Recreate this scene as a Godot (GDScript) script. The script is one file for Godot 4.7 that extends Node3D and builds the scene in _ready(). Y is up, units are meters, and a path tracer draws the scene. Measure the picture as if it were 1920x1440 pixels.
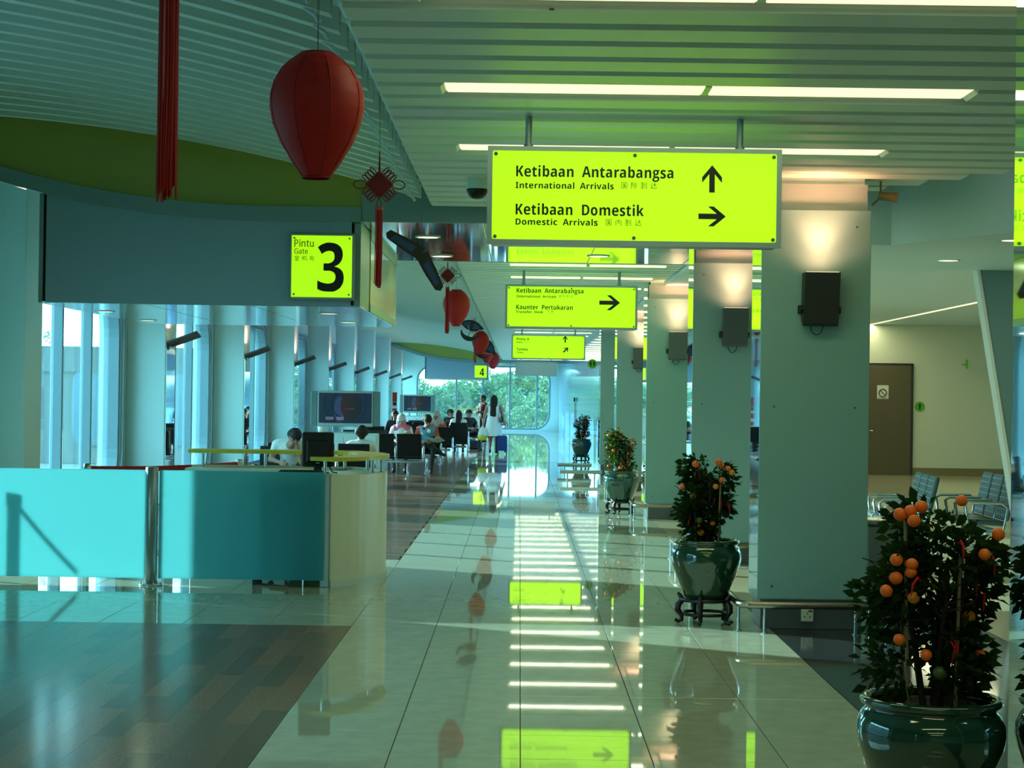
extends Node3D
# An airport concourse: y is up, x to the right of the walkway, and "d" below is the distance ahead of the camera (world z = -d).
const F := 3505.0        # focal length in pixels of the 1920 x 1440 frame
const EYE := 1.641
const ROLL := 0.8
const CEIL := 3.25
const PIER := 7.8        # spacing of the piers of the window wall

var M := {}
var taken := {}
var rng := RandomNumberGenerator.new()


# ---------------------------------------------------------------- mesh collector
class MB:
	var st := SurfaceTool.new()
	var x := Transform3D()

	func _init() -> void:
		st.begin(Mesh.PRIMITIVE_TRIANGLES)
		st.set_smooth_group(-1)

	func soft(on: bool) -> void:
		st.set_smooth_group(0 if on else -1)

	func tri(a: Vector3, b: Vector3, c: Vector3) -> void:   # counter-clockwise seen from outside
		st.add_vertex(x * a)
		st.add_vertex(x * c)
		st.add_vertex(x * b)

	func quad(a: Vector3, b: Vector3, c: Vector3, d: Vector3) -> void:
		tri(a, b, c)
		tri(a, c, d)

	func out(pts: Array, c: Vector3) -> void:               # a convex face turned away from c
		var n: Vector3 = (pts[1] - pts[0]).cross(pts[2] - pts[0])
		var flip: bool = n.dot(pts[0] - c) < 0.0
		for i in range(1, pts.size() - 1):
			if flip:
				tri(pts[0], pts[i + 1], pts[i])
			else:
				tri(pts[0], pts[i], pts[i + 1])

	func box(c: Vector3, s: Vector3, b := 0.0) -> MB:
		var h := s / 2.0
		var i := h - Vector3(b, b, b)
		if b <= 0.0:
			for ax in 3:
				for sg in [-1.0, 1.0]:
					var p := []
					for k in [[-1, -1], [1, -1], [1, 1], [-1, 1]]:
						var v := Vector3()
						v[ax] = h[ax] * sg
						v[(ax + 1) % 3] = h[(ax + 1) % 3] * k[0]
						v[(ax + 2) % 3] = h[(ax + 2) % 3] * k[1]
						p.append(c + v)
					out(p, c)
			return self
		for ax in 3:
			var a1 := (ax + 1) % 3
			var a2 := (ax + 2) % 3
			for sg in [-1.0, 1.0]:
				var p := []
				for k in [[-1, -1], [1, -1], [1, 1], [-1, 1]]:
					var v := Vector3()
					v[ax] = h[ax] * sg
					v[a1] = i[a1] * k[0]
					v[a2] = i[a2] * k[1]
					p.append(c + v)
				out(p, c)
				for sg2 in [-1.0, 1.0]:                      # edge along a2 between faces ax and a1
					var q := []
					for k in [[0, -1], [0, 1], [1, 1], [1, -1]]:
						var v := Vector3()
						v[ax] = (h[ax] if k[0] == 0 else i[ax]) * sg
						v[a1] = (i[a1] if k[0] == 0 else h[a1]) * sg2
						v[a2] = i[a2] * k[1]
						q.append(c + v)
					out(q, c)
		for sx in [-1.0, 1.0]:
			for sy in [-1.0, 1.0]:
				for sz in [-1.0, 1.0]:
					out([c + Vector3(h.x * sx, i.y * sy, i.z * sz), c + Vector3(i.x * sx, h.y * sy, i.z * sz), c + Vector3(i.x * sx, i.y * sy, h.z * sz)], c)
		return self

	func tube(pts: Array, r, n := 10, caps := true, closed := false) -> MB:
		var m := pts.size()
		var rings := []
		var nn := Vector3.ZERO
		for k in m:
			var a: Vector3 = pts[(k - 1 + m) % m] if closed else pts[maxi(k - 1, 0)]
			var b: Vector3 = pts[(k + 1) % m] if closed else pts[mini(k + 1, m - 1)]
			var t := (b - a).normalized()
			if nn == Vector3.ZERO:
				nn = t.cross(Vector3.UP if absf(t.y) < 0.9 else Vector3.RIGHT).normalized()
			nn = (nn - t * nn.dot(t)).normalized()
			var bb := t.cross(nn)
			var rr: float = r[k] if r is Array else r
			var ring := []
			for j in n:
				var ang := TAU * j / n
				ring.append(pts[k] + (nn * cos(ang) + bb * sin(ang)) * rr)
			rings.append(ring)
		soft(true)
		for k in (m if closed else m - 1):
			var r0: Array = rings[k]
			var r1: Array = rings[(k + 1) % m]
			for j in n:
				quad(r0[j], r0[(j + 1) % n], r1[(j + 1) % n], r1[j])
		soft(false)
		if caps and not closed:
			for j in n:
				tri(pts[0], rings[0][(j + 1) % n], rings[0][j])
				tri(pts[m - 1], rings[m - 1][j], rings[m - 1][(j + 1) % n])
		return self

	func lathe(prof: Array, n := 24, c := Vector3.ZERO, smooth := true) -> MB:   # prof: Vector2(r, y) bottom to top along the outside
		soft(smooth)
		for k in prof.size() - 1:
			for j in n:
				var a0 := TAU * j / n
				var a1 := TAU * (j + 1) / n
				var p: Vector2 = prof[k]
				var q: Vector2 = prof[k + 1]
				var A := c + Vector3(p.x * cos(a0), p.y, p.x * sin(a0))
				var B := c + Vector3(p.x * cos(a1), p.y, p.x * sin(a1))
				var C := c + Vector3(q.x * cos(a1), q.y, q.x * sin(a1))
				var D := c + Vector3(q.x * cos(a0), q.y, q.x * sin(a0))
				if p.x > 0.0:
					tri(B, A, D if q.x > 0.0 else C)
				if q.x > 0.0:
					tri(B, D, C)
		soft(false)
		return self

	func prism(poly: PackedVector2Array, z0: float, z1: float) -> MB:   # poly in x, y
		var p := poly
		if Geometry2D.is_polygon_clockwise(p):
			p = p.duplicate()
			p.reverse()
		var id := Geometry2D.triangulate_polygon(p)
		for t in range(0, id.size(), 3):
			var a := p[id[t]]
			var b := p[id[t + 1]]
			var c := p[id[t + 2]]
			if (b - a).cross(c - a) < 0.0:
				var s := b
				b = c
				c = s
			tri(Vector3(a.x, a.y, z1), Vector3(b.x, b.y, z1), Vector3(c.x, c.y, z1))
			tri(Vector3(a.x, a.y, z0), Vector3(c.x, c.y, z0), Vector3(b.x, b.y, z0))
		for k in p.size():
			var a := p[k]
			var b := p[(k + 1) % p.size()]
			quad(Vector3(a.x, a.y, z0), Vector3(b.x, b.y, z0), Vector3(b.x, b.y, z1), Vector3(a.x, a.y, z1))
		return self

	func ball(c: Vector3, r: Vector3, n := 12, rows := 8) -> MB:
		soft(true)
		for k in rows:
			for j in n:
				var p := []
				for e in [[k, j], [k, j + 1], [k + 1, j + 1], [k + 1, j]]:
					var la: float = PI * (float(e[0]) / rows - 0.5)
					var lo: float = TAU * e[1] / n
					p.append(c + Vector3(cos(la) * cos(lo) * r.x, sin(la) * r.y, cos(la) * sin(lo) * r.z))
				if k > 0:
					tri(p[0], p[3], p[1])
				if k < rows - 1:
					tri(p[1], p[3], p[2])
		soft(false)
		return self

	func done() -> ArrayMesh:
		st.generate_normals()
		return st.commit()


# ---------------------------------------------------------------- naming and placing
func numbered(called: String) -> String:
	var n: int = taken.get(called, 0)
	taken[called] = n + 1
	return called if n == 0 else "%s_%03d" % [called, n]


func V(x: float, y: float, d: float) -> Vector3:
	return Vector3(x, y, -d)


func P(u: float, v: float, d: float) -> Vector3:             # a pixel and a distance give a point
	var r := deg_to_rad(ROLL)
	var du := u - 975.0
	var dv := v - 745.0
	return Vector3((du * cos(r) + dv * sin(r)) * d / F, EYE - (dv * cos(r) - du * sin(r)) * d / F, -d)


func thing(called: String, label: String, category: String, at := Vector3.ZERO, turn := 0.0, group := "") -> Node3D:
	var o := Node3D.new()
	o.name = numbered(called)
	add_child(o)
	o.position = at
	o.rotation.y = turn
	o.set_meta("label", label)
	o.set_meta("category", category)
	if group:
		o.set_meta("group", group)
	return o


func copy(src: Node3D, label: String, at: Vector3, turn := 0.0) -> Node3D:
	var base: String = src.name
	var cut := base.rfind("_")
	if cut > 0 and base.substr(cut + 1).is_valid_int():
		base = base.substr(0, cut)
	var o: Node3D = src.duplicate()
	o.name = numbered(base)
	add_child(o)
	o.position = at
	o.rotation.y = turn
	o.set_meta("label", label)
	return o


func setting(called: String, label := "", at := Vector3.ZERO) -> Node3D:
	var o := Node3D.new()
	o.name = numbered(called)
	add_child(o)
	o.position = at
	o.set_meta("kind", "structure")
	if label:
		o.set_meta("label", label)
	return o


func part(parent: Node, called: String, mesh: Mesh, m: Material, at := Vector3.ZERO, rot := Vector3.ZERO) -> MeshInstance3D:
	var o := MeshInstance3D.new()
	o.name = called
	o.mesh = mesh
	o.material_override = m
	parent.add_child(o, true)
	o.position = at
	o.rotation = rot
	o.cast_shadow = GeometryInstance3D.SHADOW_CASTING_SETTING_ON
	return o


func stuff(o: Node) -> void:
	o.set_meta("kind", "stuff")


func bx(parent: Node, called: String, c: Vector3, s: Vector3, m: Material, b := 0.0) -> MeshInstance3D:
	return part(parent, called, MB.new().box(c, s, b).done(), m)


func span(parent: Node, called: String, x0: float, x1: float, y0: float, y1: float, d0: float, d1: float, m: Material, b := 0.0) -> MeshInstance3D:
	return bx(parent, called, Vector3((x0 + x1) / 2, (y0 + y1) / 2, -(d0 + d1) / 2), Vector3(absf(x1 - x0), absf(y1 - y0), absf(d1 - d0)), m, b)


# ---------------------------------------------------------------- materials
func mk(key: String, c: Color, rough := 0.6, metal := 0.0) -> StandardMaterial3D:
	var m := StandardMaterial3D.new()
	m.resource_name = key
	m.albedo_color = c
	m.roughness = rough
	m.metallic = metal
	M[key] = m
	return m


func glow(key: String, c: Color, energy: float) -> StandardMaterial3D:
	var m := mk(key, c, 0.5)
	m.emission_enabled = true
	m.emission = c
	m.emission_energy_multiplier = energy
	return m


func noise_tex(freq: float, ramp: Array, seed_ := 1, size := 256, kind := FastNoiseLite.TYPE_SIMPLEX_SMOOTH, w := 0) -> NoiseTexture2D:
	var n := FastNoiseLite.new()
	n.seed = seed_
	n.noise_type = kind
	n.frequency = freq
	n.fractal_octaves = 4
	var t := NoiseTexture2D.new()
	t.width = w if w else size
	t.height = size
	t.seamless = true
	t.noise = n
	var g := Gradient.new()
	g.offsets = PackedFloat32Array(ramp.map(func(e): return e[0]))
	g.colors = PackedColorArray(ramp.map(func(e): return e[1]))
	t.color_ramp = g
	return t


func grained(m: StandardMaterial3D, t: Texture2D, scale: Vector3, in_world := true) -> StandardMaterial3D:
	m.albedo_texture = t
	m.uv1_triplanar = true
	m.uv1_world_triplanar = in_world
	m.uv1_scale = scale
	return m


func materials() -> void:
	var g1 := func(v): return Color(v, v, v)
	mk("white_paint", Color(0.80, 0.88, 0.87), 0.55)
	mk("wall_white", Color(0.78, 0.90, 0.90), 0.6)
	mk("wall_beige", Color(0.84, 0.85, 0.74), 0.6)
	mk("slat_white", Color(0.80, 0.88, 0.82), 0.45)
	M["slat_vault"] = M["slat_white"]
	M["vault_back"] = M["slat_white"]
	mk("fascia", Color(0.58, 0.71, 0.78), 0.35, 0.1)
	mk("fascia_band", Color(0.52, 0.64, 0.66), 0.4, 0.1)
	mk("seam", Color(0.04, 0.05, 0.05), 0.7)
	mk("grout", Color(0.20, 0.22, 0.19), 0.8)
	var tile := mk("tile", Color(1, 1, 1), 0.022)
	grained(tile, noise_tex(0.02, [[0.0, Color(0.66, 0.67, 0.58)], [0.5, Color(0.69, 0.70, 0.61)], [1.0, Color(0.72, 0.73, 0.64)]], 3), Vector3(0.9, 0.9, 0.9))
	tile.metallic_specular = 0.45
	var tile2 := mk("tile_lobby", Color(0.74, 0.70, 0.56), 0.12)
	tile2.metallic_specular = 0.5
	var gr := mk("granite", Color(1, 1, 1), 0.08)
	grained(gr, noise_tex(0.25, [[0.0, Color(0.10, 0.11, 0.11)], [0.45, Color(0.19, 0.2, 0.2)], [0.6, Color(0.25, 0.26, 0.26)], [1.0, Color(0.42, 0.43, 0.42)]], 5), Vector3(2.2, 2.2, 2.2))
	for k in 4:
		var w := mk("wood_%d" % k, Color(1, 1, 1), 0.40 + 0.01 * k)
		var f: float = [1.05, 1.2, 0.9, 1.35][k]
		grained(w, noise_tex(0.03, [[0.0, Color(0.27 * f, 0.17 * f, 0.105 * f)], [0.5, Color(0.35 * f, 0.225 * f, 0.14 * f)], [1.0, Color(0.43 * f, 0.28 * f, 0.18 * f)]], 11 + k), Vector3(14, 1, 1.2) if k < 4 else Vector3.ONE)
		w.clearcoat_enabled = true
		w.clearcoat = 0.5
		w.metallic_specular = 0.3
		w.clearcoat_roughness = 0.15
	mk("steel", Color(0.78, 0.8, 0.8), 0.16, 1.0)
	mk("steel_brushed", Color(0.62, 0.66, 0.67), 0.38, 0.9)
	mk("mirror", Color(0.82, 0.88, 0.88), 0.02, 1.0)
	mk("soffit", Color(0.62, 0.70, 0.70), 0.05, 0.85)
	mk("soffit_enamel", Color(0.66, 0.76, 0.76), 0.1, 0.25)
	mk("chrome", Color(0.85, 0.87, 0.88), 0.08, 1.0)
	mk("aluminium", Color(0.60, 0.68, 0.68), 0.4, 0.6)
	mk("brass_rail", Color(0.60, 0.58, 0.53), 0.25, 1.0)
	mk("frame_white", Color(0.46, 0.58, 0.62), 0.4)
	mk("pillar_core", Color(0.66, 0.72, 0.70), 0.5)
	var pg := mk("pillar_glass", Color(0.53, 0.68, 0.67), 0.32)
	pg.metallic_specular = 0.45
	mk("plinth", Color(0.34, 0.37, 0.37), 0.25)
	var ol := mk("olive_panel", Color(0.66, 0.68, 0.30), 0.18)
	ol.metallic_specular = 0.6
	var bl := mk("blue_panel", Color(0.40, 0.62, 0.86), 0.08)
	bl.metallic_specular = 0.6
	var gl := mk("glass", Color(0.8, 1.0, 1.0, 0.06), 0.0)
	gl.transparency = BaseMaterial3D.TRANSPARENCY_ALPHA
	var fr := mk("frosted", Color(0.26, 0.58, 0.60), 0.5)
	fr.backlight_enabled = true
	fr.backlight = Color(0.70, 0.98, 1.0)
	fr.metallic_specular = 0.3
	mk("counter_shell", Color(0.86, 0.87, 0.78), 0.3)
	mk("counter_top", Color(0.80, 0.86, 0.83), 0.3)
	mk("ledge_yellow", Color(0.80, 0.74, 0.16), 0.3)
	mk("black_plastic", Color(0.035, 0.04, 0.05), 0.4)
	mk("black_fabric", Color(0.025, 0.025, 0.03), 0.7)
	mk("dark_grey", Color(0.16, 0.17, 0.18), 0.5)
	mk("plate_grey", Color(0.27, 0.30, 0.31), 0.5)
	mk("belt_red", Color(0.72, 0.05, 0.04), 0.6)
	var lr := mk("lantern_red", Color(0.70, 0.07, 0.04), 0.6)
	lr.backlight_enabled = true
	lr.backlight = Color(0.60, 0.06, 0.03)
	mk("knot_red", Color(0.45, 0.03, 0.03), 0.6)
	mk("tassel_red", Color(0.62, 0.03, 0.03), 0.5)
	mk("gold_thread", Color(0.75, 0.5, 0.2), 0.4)
	mk("string", Color(0.35, 0.38, 0.36), 0.7)
	var cg := mk("celadon", Color(0.07, 0.23, 0.16), 0.08)
	cg.clearcoat_enabled = true
	cg.clearcoat = 1.0
	cg.clearcoat_roughness = 0.03
	mk("soil_pot", Color(0.30, 0.27, 0.22), 0.8)
	mk("soil", Color(0.08, 0.07, 0.05), 0.95)
	mk("rosewood", Color(0.10, 0.045, 0.035), 0.3)
	mk("bark", Color(0.17, 0.14, 0.11), 0.9)
	mk("bamboo", Color(0.55, 0.50, 0.38), 0.6)
	for k in 3:
		var lf := mk("leaf_%d" % k, [Color(0.07, 0.15, 0.08), Color(0.05, 0.11, 0.06), Color(0.11, 0.20, 0.09)][k], 0.6)
		lf.metallic_specular = 0.12
		lf.backlight_enabled = true
		lf.backlight = Color(0.16, 0.26, 0.08)
	mk("fruit_orange", Color(0.95, 0.42, 0.03), 0.4)
	mk("fruit_amber", Color(0.86, 0.52, 0.08), 0.4)
	mk("fruit_green", Color(0.22, 0.30, 0.08), 0.4)
	mk("ribbon_red", Color(0.75, 0.06, 0.05), 0.5)
	mk("seat_grey", Color(0.33, 0.40, 0.42), 0.4, 0.4)
	mk("door_brown", Color(0.36, 0.32, 0.21), 0.45)
	mk("sign_black", Color(0.015, 0.02, 0.01), 0.5)
	mk("sign_olive", Color(0.33, 0.40, 0.05), 0.5)
	mk("sign_green", Color(0.30, 0.68, 0.12), 0.5)
	mk("paper", Color(0.85, 0.85, 0.78), 0.7)
	mk("skirting", Color(0.50, 0.46, 0.30), 0.4)
	mk("tv_silver", Color(0.66, 0.72, 0.72), 0.4, 0.3)
	mk("speaker_grey", Color(0.42, 0.52, 0.52), 0.7)
	var cn := mk("concrete", Color(1, 1, 1), 0.9)
	grained(cn, noise_tex(0.012, [[0.0, Color(0.30, 0.31, 0.32)], [0.5, Color(0.38, 0.39, 0.40)], [1.0, Color(0.47, 0.48, 0.48)]], 21), Vector3(0.5, 0.06, 0.5))
	mk("apron", Color(0.46, 0.47, 0.47), 0.9)
	mk("annex_glass", Color(0.30, 0.42, 0.50), 0.15)
	for k in 3:
		var tl := mk("tree_leaf_%d" % k, Color(0.22, 0.33, 0.20), 0.6)
		tl.backlight_enabled = true
		tl.backlight = Color(0.23, 0.36, 0.19)
	mk("trunk", Color(0.25, 0.22, 0.19), 0.9)
	mk("kite_dark", Color(0.09, 0.11, 0.08), 0.6)
	mk("kite_blue", Color(0.10, 0.24, 0.42), 0.5)
	mk("kite_cream", Color(0.75, 0.72, 0.55), 0.6)
	mk("bag_yellow", Color(0.88, 0.86, 0.10), 0.5)
	mk("bag_white", Color(0.95, 0.97, 0.95), 0.5)
	mk("case_blue", Color(0.03, 0.22, 0.48), 0.5)
	var sk := mk("skin_cloth", Color(1, 1, 1), 0.7)
	sk.vertex_color_use_as_albedo = true
	glow("tube_glow", Color(1.0, 0.96, 0.76), 0.95)
	glow("lamp_glow", Color(1.0, 0.97, 0.80), 1.1)
	glow("uplight_glow", Color(1.0, 0.84, 0.70), 1.2)
	glow("sign_lime", Color(0.70, 0.97, 0.05), 0.66)


# ---------------------------------------------------------------- the scene
func _ready() -> void:
	rng.seed = 7
	# camera
	var cam := Camera3D.new()
	cam.name = "camera"
	add_child(cam)
	cam.fov = rad_to_deg(2.0 * atan(720.0 / F))
	cam.near = 0.1
	cam.far = 600.0
	cam.transform = Transform3D(Basis(Vector3.UP, 15.0 / F) * Basis(Vector3.RIGHT, 25.0 / F) * Basis(Vector3.BACK, deg_to_rad(ROLL)), Vector3(0, EYE, 0))
	cam.current = true
	# sky and exposure
	var env := Environment.new()
	env.background_mode = Environment.BG_SKY
	var sm := ProceduralSkyMaterial.new()
	sm.sky_top_color = Color(0.52, 0.86, 0.94)
	sm.sky_horizon_color = Color(0.64, 0.96, 1.0)
	sm.ground_bottom_color = Color(0.45, 0.62, 0.66)
	sm.ground_horizon_color = Color(0.60, 0.80, 0.84)
	sm.sun_angle_max = 1.0
	env.sky = Sky.new()
	env.sky.sky_material = sm
	env.background_energy_multiplier = 8.0
	env.tonemap_mode = Environment.TONE_MAPPER_LINEAR
	env.tonemap_exposure = 1.3
	env.sdfgi_enabled = true
	env.ssao_enabled = true
	env.ssil_enabled = true
	var we := WorldEnvironment.new()
	we.name = "world_environment"
	we.environment = env
	add_child(we)
	# a low sun beyond the window wall
	var sun := DirectionalLight3D.new()
	sun.name = "sun"
	add_child(sun)
	sun.look_at_from_position(Vector3.ZERO, Vector3(1.0, -0.25, 0.6), Vector3.UP)
	sun.light_color = Color(0.80, 1.0, 0.98)
	sun.light_energy = 4.6
	sun.light_angular_distance = 0.5
	sun.shadow_enabled = true
	sun.sky_mode = DirectionalLight3D.SKY_MODE_LIGHT_ONLY

	materials()
	floors()
	window_wall()
	end_wall()
	ceilings()
	portal(16.0, "3")
	portal(81.0, "4")
	lobby()
	outside()
	pillars()
	furniture()
	hangings()
	plants()
	people()


func area(at: Vector3, rot: Vector3, size: Vector2, c: Color, energy: float, called: String) -> void:
	var l := AreaLight3D.new()
	l.name = numbered(called)
	add_child(l)
	l.position = at
	l.rotation = rot
	l.area_size = size
	l.light_color = c
	l.light_energy = energy
	l.area_range = 60.0
	l.shadow_enabled = true


func spot(at: Vector3, towards: Vector3, c: Color, energy: float, angle: float, size: float, called: String) -> void:
	var l := SpotLight3D.new()
	l.name = numbered(called)
	add_child(l)
	l.look_at_from_position(at, at + towards, Vector3.RIGHT if absf(towards.normalized().y) > 0.9 else Vector3.UP)
	l.light_color = c
	l.light_energy = energy
	l.spot_angle = angle
	l.spot_angle_attenuation = 0.8
	l.spot_range = 40.0
	l.spot_attenuation = 2.0
	l.light_size = size
	l.shadow_enabled = true


func floors() -> void:
	var fl := setting("floor", "polished cream tiles with brown timber strips and dark granite border")
	span(fl, "bedding", -6.1, 12.2, -0.25, -0.008, -4.0, 90.0, M.grout)
	var tm := MB.new().box(Vector3(0, -0.005, 0), Vector3(0.596, 0.01, 0.597), 0.0015).done()
	for k in 18:
		var d := 7.9 + 0.6 * k + 0.3
		for i in 5:
			part(fl, "tile", tm, M.tile, V(-1.175 + 0.6 * i + 0.3, 0, d))
	for k in 9:
		for i in 8:
			part(fl, "tile", tm, M.tile, V(-1.175 - 0.6 * i - 0.3, 0, 13.3 + 0.6 * k + 0.3))
	var far := MB.new()
	for k in 118:
		for i in 5:
			far.box(V(-1.175 + 0.6 * i + 0.3, -0.005, 18.7 + 0.6 * k + 0.3), Vector3(0.596, 0.01, 0.597))
	for k in 19:
		for i in 5:
			far.box(V(-1.175 + 0.6 * i + 0.3, -0.005, 7.9 - 0.6 * k - 0.3), Vector3(0.596, 0.01, 0.597))
	stuff(part(fl, "far_tiling", far.done(), M.tile))
	# timber: planks run along the walkway in the near bay, across it beyond the counter
	var pm := MB.new().box(Vector3(0, -0.005, 0), Vector3(0.1397, 0.01, 1.1995), 0.0004).done()
	for i in 34:
		var off: float = [0.0, 0.4, 0.8][i % 3]
		for k in 7:
			var d := 13.3 - 0.6 - 1.2 * k - off + 0.0
			if k == 0 and off > 0.0:
				var short := MB.new().box(Vector3(0, -0.005, 0), Vector3(0.1395, 0.01, off - 0.002), 0.0008).done()
				part(fl, "plank", short, M["wood_%d" % rng.randi_range(0, 3)], V(-1.175 - 0.14 * i - 0.07, 0, 13.3 - off / 2))
			part(fl, "plank", pm, M["wood_%d" % [0, 0, 1, 2, 3, 2][rng.randi_range(0, 5)]], V(-1.175 - 0.14 * i - 0.07, 0, d))
	for w in 3:
		var far_wood := MB.new()
		var r2 := RandomNumberGenerator.new()
		r2.seed = 5
		for k in 158:
			for i in 6:
				var pick := r2.randi_range(0, 2)
				if pick == w:
					far_wood.box(V(-1.175 - 0.8 * i - 0.4 - (0.0 if k % 2 else 0.02), -0.005, 18.7 + 0.45 * k + 0.225), Vector3(0.797, 0.01, 0.448))
		stuff(part(fl, "far_parquet", far_wood.done(), M["wood_%d" % w]))
	var back := span(fl, "near_timber", -6.1, -1.177, -0.01, -0.0005, -4.0, 4.5, M.wood_0)
	back.set_meta("label", "brown timber floor")
	span(fl, "granite_border", 1.828, 3.4, -0.01, 0.0, -4.0, 15.3, M.granite)
	span(fl, "lobby_paving", 1.828, 12.2, -0.01, 0.0, 15.303, 43.0, M.tile_lobby)
	span(fl, "side_paving", 3.403, 12.2, -0.01, 0.0, -4.0, 15.3, M.tile_lobby)
	span(fl, "edge_paving", 1.828, 2.3, -0.01, 0.0, 43.0, 90.0, M.tile)


func plate_with_hole(mb: MB, o: Rect2, h: Rect2, r: float, z0: float, z1: float) -> void:
	var inner := []
	var outer := []
	var n := 8
	var corner := [[h.end.x - r, h.end.y - r, 0.0, o.end.x, o.end.y], [h.position.x + r, h.end.y - r, PI / 2, o.position.x, o.end.y], [h.position.x + r, h.position.y + r, PI, o.position.x, o.position.y], [h.end.x - r, h.position.y + r, 1.5 * PI, o.end.x, o.position.y]]
	for q in 4:
		var c: Array = corner[q]
		for k in n + 1:
			var a: float = c[2] + PI / 2 * k / n
			var p := Vector2(c[0] + r * cos(a), c[1] + r * sin(a))
			inner.append(p)
			var oc := Vector2(c[3], c[4])
			if k == 0:
				oc = Vector2(c[3], p.y) if q % 2 == 0 else Vector2(p.x, c[4])
			elif k == n:
				oc = Vector2(p.x, c[4]) if q % 2 == 0 else Vector2(c[3], p.y)
			outer.append(oc)
	var m := inner.size()
	for k in m:
		var j := (k + 1) % m
		var a: Vector2 = inner[k]
		var b: Vector2 = inner[j]
		var c: Vector2 = outer[j]
		var d: Vector2 = outer[k]
		mb.quad(Vector3(a.x, a.y, z1), Vector3(d.x, d.y, z1), Vector3(c.x, c.y, z1), Vector3(b.x, b.y, z1))
		mb.quad(Vector3(b.x, b.y, z0), Vector3(c.x, c.y, z0), Vector3(d.x, d.y, z0), Vector3(a.x, a.y, z0))
		mb.quad(Vector3(b.x, b.y, z0), Vector3(a.x, a.y, z0), Vector3(a.x, a.y, z1), Vector3(b.x, b.y, z1))
		if c.distance_to(d) > 0.001:
			mb.quad(Vector3(d.x, d.y, z0), Vector3(c.x, c.y, z0), Vector3(c.x, c.y, z1), Vector3(d.x, d.y, z1))


func window_wall() -> void:
	var wl := setting("wall_left", "white window wall with deep piers")
	var turn := Basis(Vector3(0, 0, -1), Vector3.UP, Vector3(1, 0, 0))
	var plate := MB.new()
	plate.x = Transform3D(turn, Vector3.ZERO)
	plate_with_hole(plate, Rect2(0, 0, PIER, 4.35), Rect2(1.0, 0.1, 6.45, 3.04), 0.7, -6.1, -5.78)
	var plate_mesh := plate.done()
	var short := MB.new()
	short.x = Transform3D(turn, Vector3.ZERO)
	plate_with_hole(short, Rect2(0, 0, PIER, 4.35), Rect2(4.75, 0.1, 1.35, 3.04), 0.5, -6.1, -5.78)
	var short_mesh := short.done()
	var pier := MB.new()
	pier.x = Transform3D(turn, Vector3.ZERO)
	pier.box(Vector3(0.35, 2.15, -5.49), Vector3(0.7, 4.3, 0.58), 0.012)
	var pier_mesh := pier.done()
	var clad_mesh := MB.new().box(V(-5.196, 1.16, 0.35), Vector3(0.012, 2.28, 0.66), 0.003).done()
	var frame := MB.new()
	frame.x = Transform3D(turn, Vector3.ZERO)
	plate_with_hole(frame, Rect2(1.0, 0.1, 6.45, 3.04), Rect2(1.07, 0.17, 6.31, 2.9), 0.64, -6.02, -5.80)
	var frame_mesh := frame.done()
	var trim := MB.new()
	trim.x = Transform3D(turn, Vector3.ZERO)
	plate_with_hole(trim, Rect2(0.9, 0.02, 6.65, 3.20), Rect2(0.98, 0.09, 6.49, 3.06), 0.72, -5.785, -5.74)
	var trim_mesh := trim.done()
	var bar_mesh := MB.new().box(Vector3(-5.91, 1.62, 0), Vector3(0.15, 3.04, 0.07), 0.006).done()
	var pane_mesh := MB.new().box(Vector3(-5.95, 1.62, 0), Vector3(0.008, 3.03, 1.54)).done()
	for k in range(-3, 9):
		var d := 19.6 + PIER * k
		if k == -3:                                              # plain wall behind the viewer
			span(wl, "bay_panel", -6.1, -5.78, 0.0, 4.35, d, d + PIER, M.wall_white)
			continue
		part(wl, "bay_panel", short_mesh if k == -1 else plate_mesh, M.wall_white, V(0, 0, d))
		part(wl, "pier", pier_mesh, M.wall_white, V(0, 0, d))
		if k >= 1:
			part(wl, "pier_cladding", clad_mesh, M.mirror, V(0, 0, d))
		if k == -1:
			var w0 := setting("window_2")
			bx(w0, "pane", V(-5.95, 1.62, d + 5.42), Vector3(0.008, 3.03, 1.35), M.glass)
			continue
		var w := setting("window_%d" % (k + 3))
		part(w, "frame", frame_mesh, M.frame_white, V(0, 0, d))
		part(w, "reveal_trim", trim_mesh, M.frame_white, V(0, 0, d))
		for i in 3:
			part(w, "mullion", bar_mesh, M.frame_white, V(0, 0, d + 1.0 + 6.45 * (i + 1) / 4.0))
		for i in 4:
			part(w, "pane", pane_mesh, M.glass, V(0, 0, d + 1.0 + 6.45 * (i + 0.5) / 4.0))
	# rear wall of the hall, behind the viewer
	var wr := setting("wall_rear", "plain rear wall of the hall")
	span(wr, "panel", -6.1, 12.2, 0.0, 4.35, -4.2, -4.0, M.wall_white)


func end_wall() -> void:
	var we := setting("wall_end", "white end wall around a large rounded window")
	var mb := MB.new()
	plate_with_hole(mb, Rect2(-6.1, 0, 9.0, 4.35), Rect2(-4.95, 0.1, 6.42, 3.04), 0.75, -89.8, -89.5)
	part(we, "panel", mb.done(), M.wall_white)
	var w := setting("window_end")
	var fr := MB.new()
	plate_with_hole(fr, Rect2(-4.95, 0.1, 6.42, 3.04), Rect2(-4.87, 0.18, 6.26, 2.88), 0.68, -89.72, -89.52)
	part(w, "frame", fr.done(), M.frame_white)
	var xs := [-4.95, -3.04, -1.77, -0.48, 0.82, 1.47]
	for i in range(1, 5):
		bx(w, "mullion", Vector3(xs[i], 1.62, -89.62), Vector3(0.09, 3.04, 0.14), M.frame_white, 0.008)
	for i in 5:
		bx(w, "pane", Vector3((xs[i] + xs[i + 1]) / 2, 1.62, -89.66), Vector3(xs[i + 1] - xs[i] - 0.06, 3.03, 0.008), M.glass)


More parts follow.
